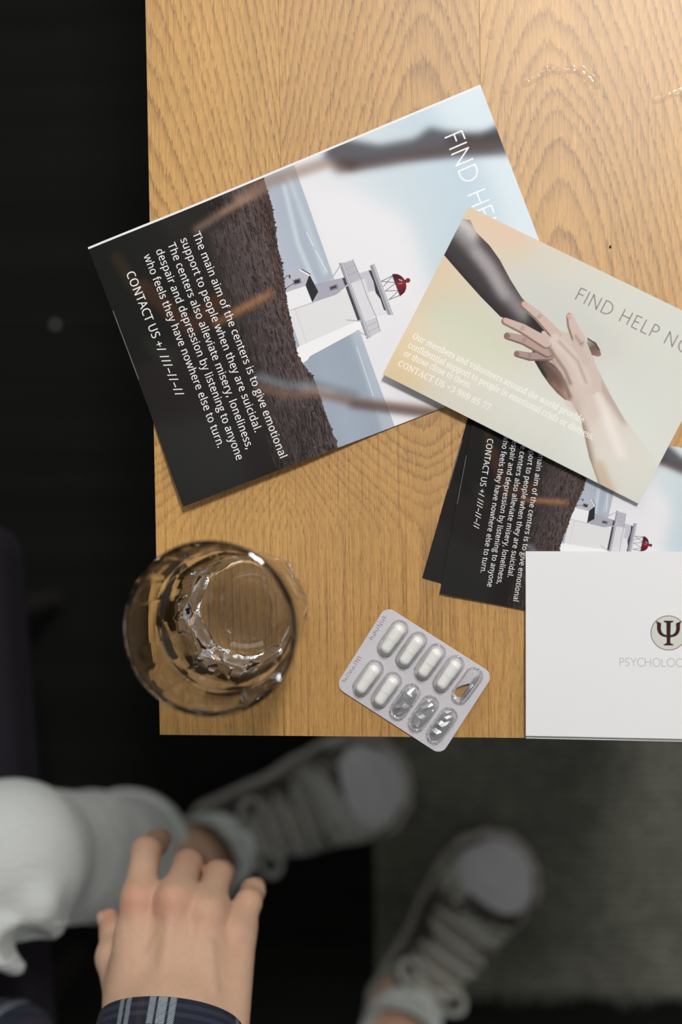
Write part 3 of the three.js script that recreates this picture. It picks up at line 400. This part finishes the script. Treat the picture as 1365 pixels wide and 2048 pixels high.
// ───────── rug, chair, floor lint ─────────
{
  const weave = pixels(512, 512, (x, y) => { const rib = 0.5 + 0.5 * Math.sin(y / 512 * Math.PI * 2 * 40 + 0.8 * noise(x / 40, y / 14)), n = fbm(x / 9, y / 5, 2), m = fbm(x / 90, y / 70, 5); const v = 80 + 15 * rib + 28 * n + 19 * m; return [v, v, v * 0.9]; });
  const o = thing('rug', 'grey-green woven rug under the table with a fuzzy front edge', 'rug', [0.54, 0, -0.255]);
  const wv = repeated(weave, 2.6, 2.6);
  const g = flat(1.32, 1.70, 0.008).translate(0, 0.004, 0);
  part('pile', g, std({ map: wv, bumpMap: wv, bumpScale: 0.002, roughness: 0.95 }), o);
  const tufts = [], rt = rng(8), rot = new THREE.Matrix4();
  for (let i = 0; i < 1500; i++) { const x = -0.66 + 1.32 * rt(), l = 0.006 + 0.014 * rt() * (0.5 + 0.5 * noise(x * 22, 3)) ; tufts.push(new THREE.ConeGeometry(0.0022, l * 2, 4, 1, true).rotateX(Math.PI / 2 - 0.1).rotateY((rt() - 0.5) * 1.4).translate(x, 0.004 + rt() * 0.004, 0.85 + l * 0.6)); }
  const f = part('fringe', mergeGeometries(tufts), std({ color: COL(0.10, 0.10, 0.085), roughness: 0.95 }), o); f.userData.kind = 'stuff';
  const ch = thing('chair', 'dark violet upholstered chair that the sitter occupies at the left', 'chair', [-0.63, 0, 0.36], 0.05);
  const cloth = phys({ color: COL(0.020, 0.017, 0.023), roughness: 1, specularIntensity: 0.2 }), legM = std({ color: COL(0.02, 0.017, 0.015), roughness: 0.5 });
  part('seat', new RoundedBoxGeometry(0.5, 0.09, 0.64, 5, 0.03), cloth, ch).position.set(0, 0.40, 0);
  part('backrest', new RoundedBoxGeometry(0.07, 0.44, 0.6, 5, 0.03), cloth, ch).position.set(-0.25, 0.68, 0);
  for (const x of [-0.21, 0.13]) for (const z of [-0.22, 0.22]) part('leg', new THREE.CylinderGeometry(0.018, 0.012, 0.357, 16), legM, ch).position.set(x, 0.1785, z);
  for (const z of [-0.2, 0.2]) part('back_post', new RoundedBoxGeometry(0.03, 0.2, 0.03, 2, 0.004), legM, ch).position.set(-0.245, 0.40, z);
  single('lint', new THREE.IcosahedronGeometry(0.004, 2).scale(1, 0.5, 1), std({ color: COL(0.16, 0.16, 0.15), roughness: 1 }), 'small pale bit of lint on the dark floor left of the table', 'lint', [-0.5014, 0.002, -0.2029]);
}

// ───────── the person ─────────
const fabricBump = pixels(256, 256, (x, y) => grey(128 + 70 * noise(x / 2.2, y / 2.2) + 50 * noise(x / 5, y / 5, 3)), false);
const person = thing('person', 'seated person in white trousers, plaid shirt and worn grey sneakers, one hand hanging down', 'person', [-0.55, 0, 0.4]);
const wear = new THREE.Group(); wear.position.set(0.55, 0, -0.4);
const inPerson = (g) => g.translate(0.55, 0, -0.4);
{
  const carp = [[-0.2001, 0.72, 0.3058], [-0.1786, 0.726, 0.3022], [-0.1588, 0.724, 0.3024], [-0.1433, 0.716, 0.3056]], mcp = [[-0.2037, 0.68, 0.2487], [-0.1805, 0.684, 0.2476], [-0.1614, 0.681, 0.2552], [-0.144, 0.674, 0.2696]];
  const chains = [
    [mcp[0], [-0.2082, 0.648, 0.23], [-0.2088, 0.624, 0.2325], [-0.2105, 0.606, 0.2362]], [mcp[1], [-0.1814, 0.648, 0.2378], [-0.1845, 0.62, 0.2452], [-0.1883, 0.6, 0.2563]],
    [mcp[2], [-0.1624, 0.648, 0.2444], [-0.1654, 0.622, 0.2521], [-0.1685, 0.603, 0.2627]], [mcp[3], [-0.1408, 0.658, 0.2577], [-0.141, 0.642, 0.2562], [-0.1422, 0.626, 0.2593]]];
  const radii = [[0.0099, 0.0094, 0.0084, 0.0070], [0.0100, 0.0093, 0.0084, 0.0072], [0.0097, 0.0090, 0.0080, 0.0068], [0.0088, 0.0083, 0.0076, 0.0063]];
  const thumb = [[-0.2120, 0.705, 0.302], [-0.2218, 0.676, 0.2872], [-0.2264, 0.66, 0.2791], [-0.2325, 0.651, 0.2738]];
  const under = (p, d) => [p[0], p[1] - d, p[2] + d * 0.4];
  const palm = joined([
    ...[0, 1, 2, 3].map((i) => bone(under(carp[i], 0.006), under(mcp[i], 0.004), 0.0125, [0.0115, 0.0115, 0.011, 0.0102][i])),
    bone(under(carp[1], 0.014), under(mcp[1], 0.012), 0.012, 0.009), bone(under(carp[2], 0.014), under(mcp[2], 0.012), 0.012, 0.009),
    bone([-0.172, 0.716, 0.306], [-0.171, 0.774, 0.348], 0.0235, 0.027), bone([-0.186, 0.714, 0.306], [-0.184, 0.774, 0.348], 0.0215, 0.026),
    bone(under(carp[0], 0.008), thumb[1], 0.0135, 0.0105), bone([-0.196, 0.712, 0.308], [-0.205, 0.69, 0.268], 0.014, 0.009)], 0.012);
  const knuckle = mcp.map((m, i) => bone([m[0], m[1] + 0.0045, m[2] - 0.001], [m[0], m[1] + 0.0045, m[2] + 0.002], [0.0075, 0.0078, 0.0072, 0.0068][i]));
  const tendon = [0, 1, 2, 3].map((i) => bone([carp[i][0] * 0.6 + carp[1][0] * 0.4, carp[i][1] + 0.0042, carp[i][2]], [mcp[i][0], mcp[i][1] + 0.0066, mcp[i][2]], 0.0021, 0.0026));
  const vein = [bone([-0.1965, 0.7075, 0.281], [-0.184, 0.6995, 0.263], 0.0017, 0.0014), bone([-0.1515, 0.7135, 0.289], [-0.156, 0.6985, 0.268], 0.0019, 0.0014), bone([-0.1545, 0.718, 0.30], [-0.1515, 0.7135, 0.289], 0.002, 0.0019)];
  const back = joined([joined([palm, ...knuckle], 0.007), ...tendon, ...vein], 0.0045);
  const fingers = chains.map((c, f) => joined([0, 1, 2].map((i) => bone(c[i], c[i + 1], radii[f][i], radii[f][i + 1])), 0.0025));
  const thumbF = joined([bone(thumb[1], thumb[2], 0.0098, 0.0089), bone(thumb[2], thumb[3], 0.0089, 0.0072)], 0.003);
  const hand = (x, y, z) => { const b = back(x, y, z); let d = b; for (let f = 0; f < 4; f++) d = Math.min(d, smin(b, fingers[f](x, y, z), 0.0065)); return Math.min(d, smin(b, thumbF(x, y, z), 0.006)); };
  const handG = surface(hand, [-0.25, 0.585, 0.21], [-0.118, 0.80, 0.405], 0.0017);
  const HEAD = [-0.525, 1.305, 0.45];                             // outside the picture: the sitter's head, bent towards the table
  const face = (x, y, z) => {                                     // u forward (+x, tipped down), v up, z across
    const px = x - HEAD[0], py = y - HEAD[1], u = px * 0.87 - py * 0.5, v = px * 0.5 + py * 0.87, w = z - HEAD[2], a = Math.abs(w);
    let d = (Math.hypot(u / 0.095, (v - 0.025) / 0.1, w / 0.075) - 1) * 0.075; d = smin(d, (Math.hypot((u - 0.025) / 0.066, (v + 0.045) / 0.072, w / 0.056) - 1) * 0.056, 0.04);
    d = smin(d, Math.hypot(u - 0.07, v + 0.098, w) - 0.014, 0.03); d = -smin(-d, Math.hypot(u - 0.098, v, a - 0.032) - 0.0135, 0.012); d = smin(d, Math.hypot(u - 0.079, v, a - 0.031) - 0.0125, 0.003);
    d = smin(d, bone([0.094, 0.004, 0], [0.113, -0.034, 0], 0.006, 0.0095)(u, v, a), 0.012); d = smin(d, Math.hypot(u - 0.098, v + 0.037, a - 0.011) - 0.006, 0.007);
    d = smin(d, Math.hypot((u - 0.088) / 1, (v + 0.06) * 1.8, a / 3.2) - 0.0075, 0.006); d = smin(d, Math.hypot((u - 0.085) / 1, (v + 0.07) * 1.6, a / 2.8) - 0.0075, 0.004); d = -smin(-d, Math.hypot((u - 0.1) * 0.8, (v + 0.0645) * 3, a / 4) - 0.0035, 0.003);
    d = smin(d, Math.max(Math.hypot((u + 0.008) / 0.02, v / 0.033, 0) * 0.02 - 0.02, Math.abs(a - 0.078) - 0.006), 0.006); return d;
  };
  const coarse = joined([bone([-0.177, 0.765, 0.345], [-0.175, 0.925, 0.50], 0.026, 0.040), bone([-0.175, 0.925, 0.50], [-0.60, 1.08, 0.61], 0.040, 0.048), bone([-0.60, 1.09, 0.32], [-0.60, 1.09, 0.58], 0.05, 0.05), bone([-0.61, 1.05, 0.45], [-0.74, 0.62, 0.45], 0.10, 0.10), bone([-0.60, 1.10, 0.45], [-0.545, 1.24, 0.45], 0.054, 0.05),
    bone([-0.60, 1.08, 0.30], [-0.60, 0.80, 0.26], 0.045, 0.036), bone([-0.60, 0.80, 0.26], [-0.47, 0.64, 0.39], 0.034, 0.030), bone([-0.47, 0.64, 0.39], [-0.345, 0.578, 0.410], 0.030, 0.024), bone([-0.345, 0.578, 0.410], [-0.30, 0.60, 0.53], 0.024, 0.02),
    bone([-0.74, 0.56, 0.35], [-0.74, 0.56, 0.58], 0.08, 0.08), bone([-0.74, 0.555, 0.33], [-0.365, 0.535, 0.27], 0.068, 0.040), bone([-0.365, 0.535, 0.27], [-0.352, 0.20, 0.388], 0.041, 0.037), bone([-0.74, 0.555, 0.60], [-0.30, 0.56, 0.79], 0.068, 0.045), bone([-0.30, 0.56, 0.79], [-0.105, 0.22, 0.71], 0.044, 0.039)], 0.02);
  const bodyRest = surface((x, y, z) => Math.min(coarse(x, y, z), smin(coarse(x, y, z), face(x, y, z), 0.02)), [-0.90, 0.14, 0.13], [-0.02, 1.47, 0.87], 0.0115);
  const arm = surface((x, y, z) => smin(coarse(x, y, z), face(x, y, z), 0.02), [-0.66, 1.145, 0.35], [-0.36, 1.43, 0.55], 0.004);
  const ankles = surface(joined([bone([-0.370, 0.27, 0.382], [-0.302, 0.078, 0.416], 0.043, 0.037), bone([-0.302, 0.078, 0.416], [-0.25, 0.05, 0.395], 0.034, 0.022)], 0.03), [-0.43, 0.02, 0.32], [-0.19, 0.33, 0.48], 0.006);
  const ankle2 = surface(joined([bone([-0.105, 0.30, 0.70], [-0.085, 0.075, 0.603], 0.040, 0.033), bone([-0.085, 0.075, 0.603], [-0.05, 0.055, 0.53], 0.034, 0.026)], 0.03), [-0.22, 0.02, 0.49], [0.0, 0.37, 0.75], 0.006);
  const skinG = inPerson(mergeGeometries([handG, bodyRest, arm, ankles, ankle2]));
  const p = skinG.attributes.position, col = [], near = (x, y, z, c, r) => Math.exp(-((x - c[0]) ** 2 + (y - c[1]) ** 2 + (z - c[2]) ** 2) / (r * r));
  for (let i = 0; i < p.count; i++) {
    const x = p.getX(i) - 0.55, y = p.getY(i), z = p.getZ(i) + 0.4, n = fbm(x * 160, y * 160, z * 160, 3), m = fbm(x * 700, y * 700, z * 700, 2);
    let red = 0; mcp.forEach((c, f) => { red += [0.6, 0.55, 0.25, 0.2][f] * near(x, y, z, [c[0], c[1] + 0.011, c[2] - 0.002], 0.012); }); chains.forEach((c) => { red += 0.35 * near(x, y, z, c[1], 0.011) + 0.5 * near(x, y, z, c[3], 0.012); }); red += 0.8 * near(x, y, z, thumb[3], 0.016); red = Math.min(1, red + 0.25 * Math.max(0, n));
    const blue = Math.max(0, ...vein.map((v) => 1 - Math.max(0, v(x, y, z)) / 0.002)) * 0.5;
    const k = 1 + 0.07 * n + 0.05 * m; col.push((lerp(0.565, 0.54, red) - 0.1 * blue) * k, (lerp(0.36, 0.235, red) - 0.03 * blue) * k, (lerp(0.245, 0.165, red) + 0.02 * blue) * k);
  }
  skinG.setAttribute('color', new THREE.Float32BufferAttribute(col, 3));
  const body = part('body', skinG, phys({ vertexColors: true, roughness: 0.52, specularIntensity: 0.5, bumpMap: repeated(fabricBump, 34, 34), bumpScale: 0.00022 }), person);
  const nailM = phys({ color: COL(0.60, 0.36, 0.27), roughness: 0.3 });
  const nail = (a, b, r, up) => {                                // a nail on the back of the bone a-b
    const A = new THREE.Vector3(...a), B = new THREE.Vector3(...b), d = B.clone().sub(A).normalize(), u = new THREE.Vector3(...up); u.addScaledVector(d, -u.dot(d)).normalize(); const s = new THREE.Vector3().crossVectors(d, u);
    const g = grid(10, 12, (p, q) => { const w = (p - 0.5) * 2, l = (q - 0.5) * 2, k = Math.sqrt(Math.max(0, 1 - Math.abs(l) ** 3.5)); return [w * k * r * 0.78, r * (Math.cos(w * k * 0.85) - 1) + 0.0006 - 0.0007 * l * l, l * r * 0.86]; });
    g.applyMatrix4(new THREE.Matrix4().makeBasis(s, u, d).setPosition(B.clone().addScaledVector(d, -r * 0.1).addScaledVector(u, r * 0.97))); g.computeVertexNormals(); part('fingernail', inPerson(g), nailM, person);
  };
  nail(chains[0][2], chains[0][3], 0.0066, [0, 0.2, -1]); nail(chains[1][2], chains[1][3], 0.0068, [0, 0.1, -1]); nail(chains[2][2], chains[2][3], 0.0064, [0, 0.1, -1]); nail(chains[3][2], chains[3][3], 0.0058, [0.1, 0.5, -1]); nail(thumb[2], thumb[3], 0.0072, [-0.8, 0.7, 0]);
}
// hair and eyes of the head outside the picture
{
  const C = [-0.525, 1.305, 0.45], local = (x, y) => [(x - C[0]) * 0.87 - (y - C[1]) * 0.5, (x - C[0]) * 0.5 + (y - C[1]) * 0.87];
  const hair = (x, y, z) => { const [u, v] = local(x, y), w = z - C[2], shell = (Math.hypot((u + 0.004) / 0.108, (v - 0.026) / 0.113, w / 0.09) - 1) * 0.085 + 0.003 * noise(w * 160, u * 40, v * 40); const front = Math.max(u - 0.062 + 0.5 * Math.max(0, 0.07 - v), 0.035 - v - 0.9 * Math.max(0, 0.03 - u)); return Math.max(shell, front); };
  part('hair', inPerson(surface(hair, [-0.68, 1.16, 0.34], [-0.38, 1.46, 0.56], 0.0055)), std({ color: COL(0.05, 0.03, 0.02), roughness: 0.6 }), person);
  for (const s of [-1, 1]) { const u = 0.083, w = s * 0.031, X = C[0] + u * 0.87, Y = C[1] - u * 0.5; part('eye', inPerson(new THREE.SphereGeometry(0.0118, 24, 16).translate(X, Y, C[2] + w)), std({ color: COL(0.7, 0.68, 0.65), roughness: 0.2 }), person); part('iris', inPerson(new THREE.SphereGeometry(0.0062, 16, 12).translate(X + 0.0066, Y - 0.0038, C[2] + w)), std({ color: COL(0.06, 0.04, 0.03), roughness: 0.15 }), person); }
}
// trousers
const denim = std({ color: COL(0.56, 0.58, 0.56), roughness: 0.92, bumpMap: repeated(fabricBump, 7, 7), bumpScale: 0.0009 });
{
  const K = [-0.351, 0.533, 0.277], A = [-0.372, 0.17, 0.392];
  const leg = joined([bone([-0.74, 0.545, 0.33], K, 0.082, 0.050), bone(K, A, 0.0545, 0.064)], 0.03);
  const folds = [bone([-0.40, 0.592, 0.29], [-0.330, 0.590, 0.318], 0.018, 0.013), bone([-0.330, 0.590, 0.318], [-0.327, 0.577, 0.333], 0.013, 0.0115), bone([-0.311, 0.57, 0.296], [-0.313, 0.548, 0.318], 0.014, 0.012)];
  const hollow = bone([-0.318, 0.600, 0.314], [-0.318, 0.56, 0.330], 0.012, 0.010);
  const axis = new THREE.Vector3(A[0] - K[0], A[1] - K[1], A[2] - K[2]).normalize(), inner = bone([A[0] - axis.x * 0.08, A[1] - axis.y * 0.08, A[2] - axis.z * 0.08], [A[0] + axis.x * 0.12, A[1] + axis.y * 0.12, A[2] + axis.z * 0.12], 0.048, 0.062);
  const hem = (x, y, z) => { const px = x - A[0], py = y - A[1], pz = z - A[2], t = px * axis.x + py * axis.y + pz * axis.z, r = Math.hypot(px - axis.x * t, py - axis.y * t, pz - axis.z * t); return Math.hypot(Math.max(0, Math.abs(t + 0.004) - 0.013), r - 0.0655) - 0.0036; };
  const sdf = (x, y, z) => {
    let d = leg(x, y, z); for (const f of folds) d = smin(d, f(x, y, z), 0.014);
    d += 0.0022 * fbm(x * 22 + y * 9, y * 26, z * 22, 2) + 0.0035 * noise(x * 14, y * 20 - x * 14, z * 12) * smoothstep(0.55 - y, 0, 0.1);
    d = -smin(-d, hollow(x, y, z), 0.008);
    const t = (x - A[0]) * axis.x + (y - A[1]) * axis.y + (z - A[2]) * axis.z;
    d = Math.max(d, t - 0.012, -inner(x, y, z)); return Math.min(d, hem(x, y, z));
  };
  const left = surface(sdf, [-0.80, 0.06, 0.17], [-0.24, 0.66, 0.49], 0.0042, (x, y, z) => [x + y, z + y * 0.6]);
  const right = surface(joined([bone([-0.74, 0.545, 0.60], [-0.30, 0.56, 0.79], 0.088, 0.064), bone([-0.30, 0.56, 0.79], [-0.105, 0.18, 0.715], 0.062, 0.064), bone([-0.76, 0.55, 0.34], [-0.76, 0.55, 0.60], 0.1, 0.1)], 0.03), [-0.90, 0.06, 0.22], [-0.02, 0.68, 0.90], 0.012, (x, y, z) => [x + y, z + y * 0.6]);
  part('trousers', inPerson(mergeGeometries([left, right])), denim, person);
  // stitching where the side seam and the fold's hem run
  const put = [], eye = new THREE.Vector3(0, 1.348, 0), onto = (p) => { const d = new THREE.Vector3(...p).sub(eye), l = d.length(); d.normalize(); let t = l - 0.15; for (let i = 0; i < 60; i++) { const q = eye.clone().addScaledVector(d, t), v = sdf(q.x, q.y, q.z); if (v < 0.0002) return [q.x, q.y, q.z]; t += Math.max(v, 0.0004); if (t > l + 0.15) return null; } return null; };
  const stitch = (a, b, n, r, len) => { const side = new THREE.Vector3(b[0] - a[0], b[1] - a[1], b[2] - a[2]).normalize(), turn = new THREE.Quaternion().setFromUnitVectors(new THREE.Vector3(0, 1, 0), side.applyAxisAngle(new THREE.Vector3(0, 1, 0), 0.3)); for (let i = 0; i < n; i++) { const t = (i + 0.5) / n, q = onto([0, 1, 2].map((k) => lerp(a[k], b[k], t))); if (q) put.push(new THREE.CapsuleGeometry(r, len, 3, 6).applyQuaternion(turn).translate(...q)); } };
  stitch([-0.3082, 0.548, 0.3184], [-0.3181, 0.468, 0.3489], 12, 0.0009, 0.0045); stitch([-0.3181, 0.468, 0.3489], [-0.3243, 0.388, 0.3782], 10, 0.0009, 0.0045);
  stitch([-0.337, 0.583, 0.3345], [-0.329, 0.583, 0.3335], 6, 0.0005, 0.002); stitch([-0.329, 0.583, 0.3335], [-0.3235, 0.583, 0.3275], 5, 0.0005, 0.002);
  part('seam_stitching', inPerson(mergeGeometries(put)), std({ color: COL(0.72, 0.73, 0.7), roughness: 0.8 }), person).userData.kind = 'stuff';
}
// shirt: right sleeve with its cuff, the folded left sleeve in the lap, and the body of the shirt
{
  const plaid = sheetCanvas(200, 200, 2.56, (g) => {
    g.fillStyle = '#1b2030'; g.fillRect(0, 0, 200, 200);
    const twill = (a, x, y, w, h, c) => { g.save(); g.beginPath(); g.rect(x, y, w, h); g.clip(); g.strokeStyle = c; g.lineWidth = a; for (let k = -20; k < 420; k += a * 2) { g.beginPath(); g.moveTo(k, -10); g.lineTo(k - 220, 210); g.stroke(); } g.restore(); };
    for (const [x, w, c] of [[24, 6, '#8e989e'], [70, 3.6, '#a9b4b8'], [74.8, 5, '#b4bfc2'], [81, 3.6, '#a9b4b8'], [87, 4, '#332a30'], [95, 3, '#98a3a8'], [99.6, 3, '#98a3a8'], [118, 5, '#332a30'], [136, 3.6, '#a9b4b8'], [141, 5, '#b4bfc2'], [147, 3.6, '#a9b4b8'], [172, 5, '#75604f'], [188, 3, '#98a3a8']]) { twill(0.7, x, 0, w, 200, c); twill(0.7, 0, (x + 96) % 200, 200, w * 0.8, c[1] === '3' || c[1] === '7' ? '#2a2c3a' : 'rgba(120,130,142,.28)'); }
  }); plaid.wrapS = plaid.wrapT = THREE.RepeatWrapping;
  const shirt = std({ map: repeated(plaid, 1, 1), roughness: 0.95, bumpMap: repeated(fabricBump, 9, 9), bumpScale: 0.0006 });
  const P0 = new THREE.Vector3(-0.1735, 0.724, 0.3035), P1 = new THREE.Vector3(-0.172, 0.927, 0.497), ax = P1.clone().sub(P0).normalize(), sx = new THREE.Vector3().crossVectors(new THREE.Vector3(0, 1, 0), ax).normalize(), sy = new THREE.Vector3().crossVectors(ax, sx);
  const sleeve = (r0, r1, l0, l1, wr) => grid(72, 40, (u, v) => { const a = u * Math.PI * 2, l = lerp(l0, l1, v), r = lerp(r0, r1, v) + wr * (0.002 * noise(u * 9, l * 60) + 0.0025 * Math.sin(l * 190 + 2 * Math.sin(a))), c = P0.clone().addScaledVector(ax, l).addScaledVector(sx, Math.cos(a) * r * 1.06).addScaledVector(sy, Math.sin(a) * r * 0.92); return [c.x, c.y, c.z, u * 1.25 + 0.09, l * 5]; });
  const lipTorus = grid(72, 10, (u, v) => { const a = u * Math.PI * 2, b = v * Math.PI, r = 0.0378 + 0.0012 * Math.cos(b), c = P0.clone().addScaledVector(ax, -0.0012 * Math.sin(b)).addScaledVector(sx, Math.cos(a) * r * 1.06).addScaledVector(sy, Math.sin(a) * r * 0.92); return [c.x, c.y, c.z, u * 1.25 + 0.09, 0]; });
  part('shirt_cuff', inPerson(mergeGeometries([sleeve(0.0390, 0.0405, 0, 0.055, 0.2), sleeve(0.0366, 0.038, 0, 0.055, 0.2), lipTorus])), Object.assign(shirt.clone(), { side: THREE.DoubleSide }), person);
  part('shirt_sleeve', inPerson(sleeve(0.0425, 0.058, 0.05, 0.33, 1)), Object.assign(shirt.clone(), { side: THREE.DoubleSide }), person);
  const torso = joined([bone([-0.74, 0.60, 0.45], [-0.62, 1.05, 0.45], 0.125, 0.12), bone([-0.60, 1.08, 0.30], [-0.60, 1.08, 0.62], 0.065, 0.065), bone([-0.60, 1.08, 0.62], [-0.175, 0.935, 0.51], 0.062, 0.055), bone([-0.60, 1.08, 0.30], [-0.60, 0.80, 0.26], 0.06, 0.05), bone([-0.60, 0.80, 0.26], [-0.47, 0.64, 0.39], 0.048, 0.042), bone([-0.47, 0.64, 0.39], [-0.336, 0.578, 0.403], 0.042, 0.038)], 0.04);
  part('shirt', inPerson(surface((x, y, z) => torso(x, y, z) + 0.004 * fbm(x * 18, y * 18, z * 18, 2), [-0.90, 0.44, 0.14], [-0.02, 1.20, 0.74], 0.010, (x, y, z) => [x * 5 + y * 2, z * 5 + y * 3])), shirt, person);
}
// shoes: local x from heel to toe, y up, z across
{
  const canvasTex = (seed, a, b) => pixels(256, 256, (x, y) => { const n = fbm(x / 38, y / 38, seed, 4) + 0.25 * noise(x / 3, y / 3, seed), t = smoothstep(n, -0.16, 0.2); return [lerp(a[0], b[0], t), lerp(a[1], b[1], t), lerp(a[2], b[2], t)]; });
  const table_ = (t, s) => { for (let i = 0; i < t.length - 1; i++) if (s <= t[i + 1][0]) { const f = (s - t[i][0]) / (t[i + 1][0] - t[i][0]), k = f * f * (3 - 2 * f); return lerp(t[i][1], t[i + 1][1], k); } return t[t.length - 1][1]; };
  const W = [[0, 0], [0.02, 0.014], [0.06, 0.025], [0.14, 0.034], [0.4, 0.0385], [0.6, 0.047], [0.74, 0.052], [0.86, 0.047], [0.94, 0.034], [0.985, 0.016], [1, 0]], TOPH = [[0, 0.03], [0.03, 0.088], [0.12, 0.098], [0.25, 0.098], [0.36, 0.10], [0.5, 0.089], [0.66, 0.071], [0.8, 0.058], [0.92, 0.048], [1, 0.03]], L = 0.292;
  const solid = (fn) => grid(96, 48, fn);
  function shoe(label, pos, dir, upperTex, toe, lace, wide) {
    const o = new THREE.Group(); o.name = 'shoe'; o.userData.label = label; o.position.set(pos[0] + 0.55, 0.0085, pos[2] - 0.4); o.rotation.y = Math.atan2(-dir[1], dir[0]); o.scale.set(1, 1, wide); person.add(o);
    const rubber = std({ color: COL(0.30, 0.285, 0.25), roughness: 0.8 }), upM = std({ map: repeated(upperTex, 4, 4), bumpMap: repeated(upperTex, 4, 4), bumpScale: 0.0012, roughness: 0.9 });
    part('sole', solid((u, v) => { const s = 0.5 - 0.5 * Math.cos(u * Math.PI), a = v * Math.PI * 2, w = table_(W, s), c = Math.cos(a), q = Math.sin(a); return [s * L, 0.014 + 0.014 * Math.sign(q) * Math.abs(q) ** 0.35, w * Math.sign(c) * Math.abs(c) ** 0.35]; }), rubber, o);
    const shell = (s, a, grow = 0) => { const w = Math.max(0, table_(W, s) - 0.0045 + grow), h = table_(TOPH, s) + grow, open = smoothstep(0.34 - s, 0, 0.06) * smoothstep(s, 0.02, 0.06), q = Math.sin(a), c = Math.cos(a), e = 0.62; const y = 0.02 + (h - 0.02) * Math.abs(q) ** e - open * 0.03 * Math.max(0, 1 - Math.abs(c) / 0.62); return [s * L, y, w * Math.sign(c) * Math.abs(c) ** 0.75]; };
    part('upper', grid(90, 40, (u, v) => { const s = 0.012 + 0.976 * u, p = shell(s, v * Math.PI); return [...p, p[0], p[2] + p[1]]; }), upM, o);
    part('toe_cap', grid(24, 30, (u, v) => { const b = (v - 0.5) * 2, s = lerp(0.985, 0.755 + 0.07 * b * b, u); return shell(s, lerp(0.55, Math.PI - 0.55, v), 0.0025); }), std({ color: toe, roughness: 0.7 }), o, 'pale toe cap');
    part('toe_bumper', grid(40, 8, (u, v) => { const a = lerp(-1.5, 1.5, u), s = 1 - 0.19 * (1 - Math.cos(a)), b = v * Math.PI * 2, w = table_(W, s) * Math.sign(a); return [s * L + 0.003 * Math.cos(b), 0.026 + 0.009 * Math.sin(b), w + 0.0035 * Math.cos(b) * Math.sign(a)]; }), rubber, o);
    part('tongue', grid(12, 14, (u, v) => { const s = lerp(0.30, 0.66, v), q = (u - 0.5) * 2, p = shell(s, Math.PI / 2 - q * 0.5, 0.002); return [p[0] - 0.012 * (1 - v), p[1] + 0.012 * (1 - v) ** 2, -q * 0.021]; }), std({ color: COL(0.22, 0.2, 0.17), roughness: 0.9 }), o);
    const laceM = std({ color: lace, roughness: 0.9 });
    for (let i = 0; i < 5; i++) { const s = 0.40 + i * 0.062, pts = [], sl = i % 2 ? 0.018 : -0.018; for (let k = 0; k <= 8; k++) { const q = k / 8 * 2 - 1, p = shell(s + sl * q * 0.5, Math.PI / 2 + q * 0.62, 0.005); pts.push(p); } part('lace', tube(pts, 0.0034, 20, 8), laceM, o); }
    part('lace_bow', mergeGeometries([1, -1].map((k) => tube([[0.112, 0.102, 0], [0.108, 0.108, k * 0.018], [0.12, 0.105, k * 0.036], [0.132, 0.098, k * 0.03], [0.122, 0.1, k * 0.01], [0.112, 0.102, 0]], 0.0032, 26, 8))), laceM, o);
    const cx = 0.062, ring = Array.from({ length: 16 }, (_, i) => { const a = i / 16 * Math.PI * 2; return [cx + 0.045 * Math.cos(a), 0.1 + 0.004 * Math.cos(a), 0.030 * Math.sin(a)]; });
    part('collar', tube(ring, 0.0075, 48, 10, true), std({ color: COL(0.46, 0.49, 0.47), roughness: 0.9 }), o);
    part('sock', grid(40, 8, (u, v) => { const a = u * Math.PI * 2, w = 1 + 0.02 * Math.sin(u * 60); return [cx - 0.004 * v + 0.041 * w * Math.cos(a), 0.06 + 0.075 * v, 0.0395 * w * Math.sin(a) * (0.72 + 0.28 * v)]; }, true), std({ color: COL(0.5, 0.52, 0.5), roughness: 0.95, side: THREE.DoubleSide }), o);
  }
  shoe('grey sneaker on the left foot, half under the table edge', [-0.352, 0, 0.430], [0.94, -0.342], canvasTex(3, [50, 42, 36], [138, 140, 134]), COL(0.36, 0.37, 0.37), COL(0.24, 0.24, 0.22), 1.24);
  shoe('grey sneaker on the right foot with a pale toe cap, on the rug', [-0.120, 0, 0.650], [0.575, -0.818], canvasTex(9, [56, 50, 42], [158, 160, 150]), COL(0.40, 0.40, 0.42), COL(0.36, 0.36, 0.32), 1.14);
}

renderer.render(scene, camera);
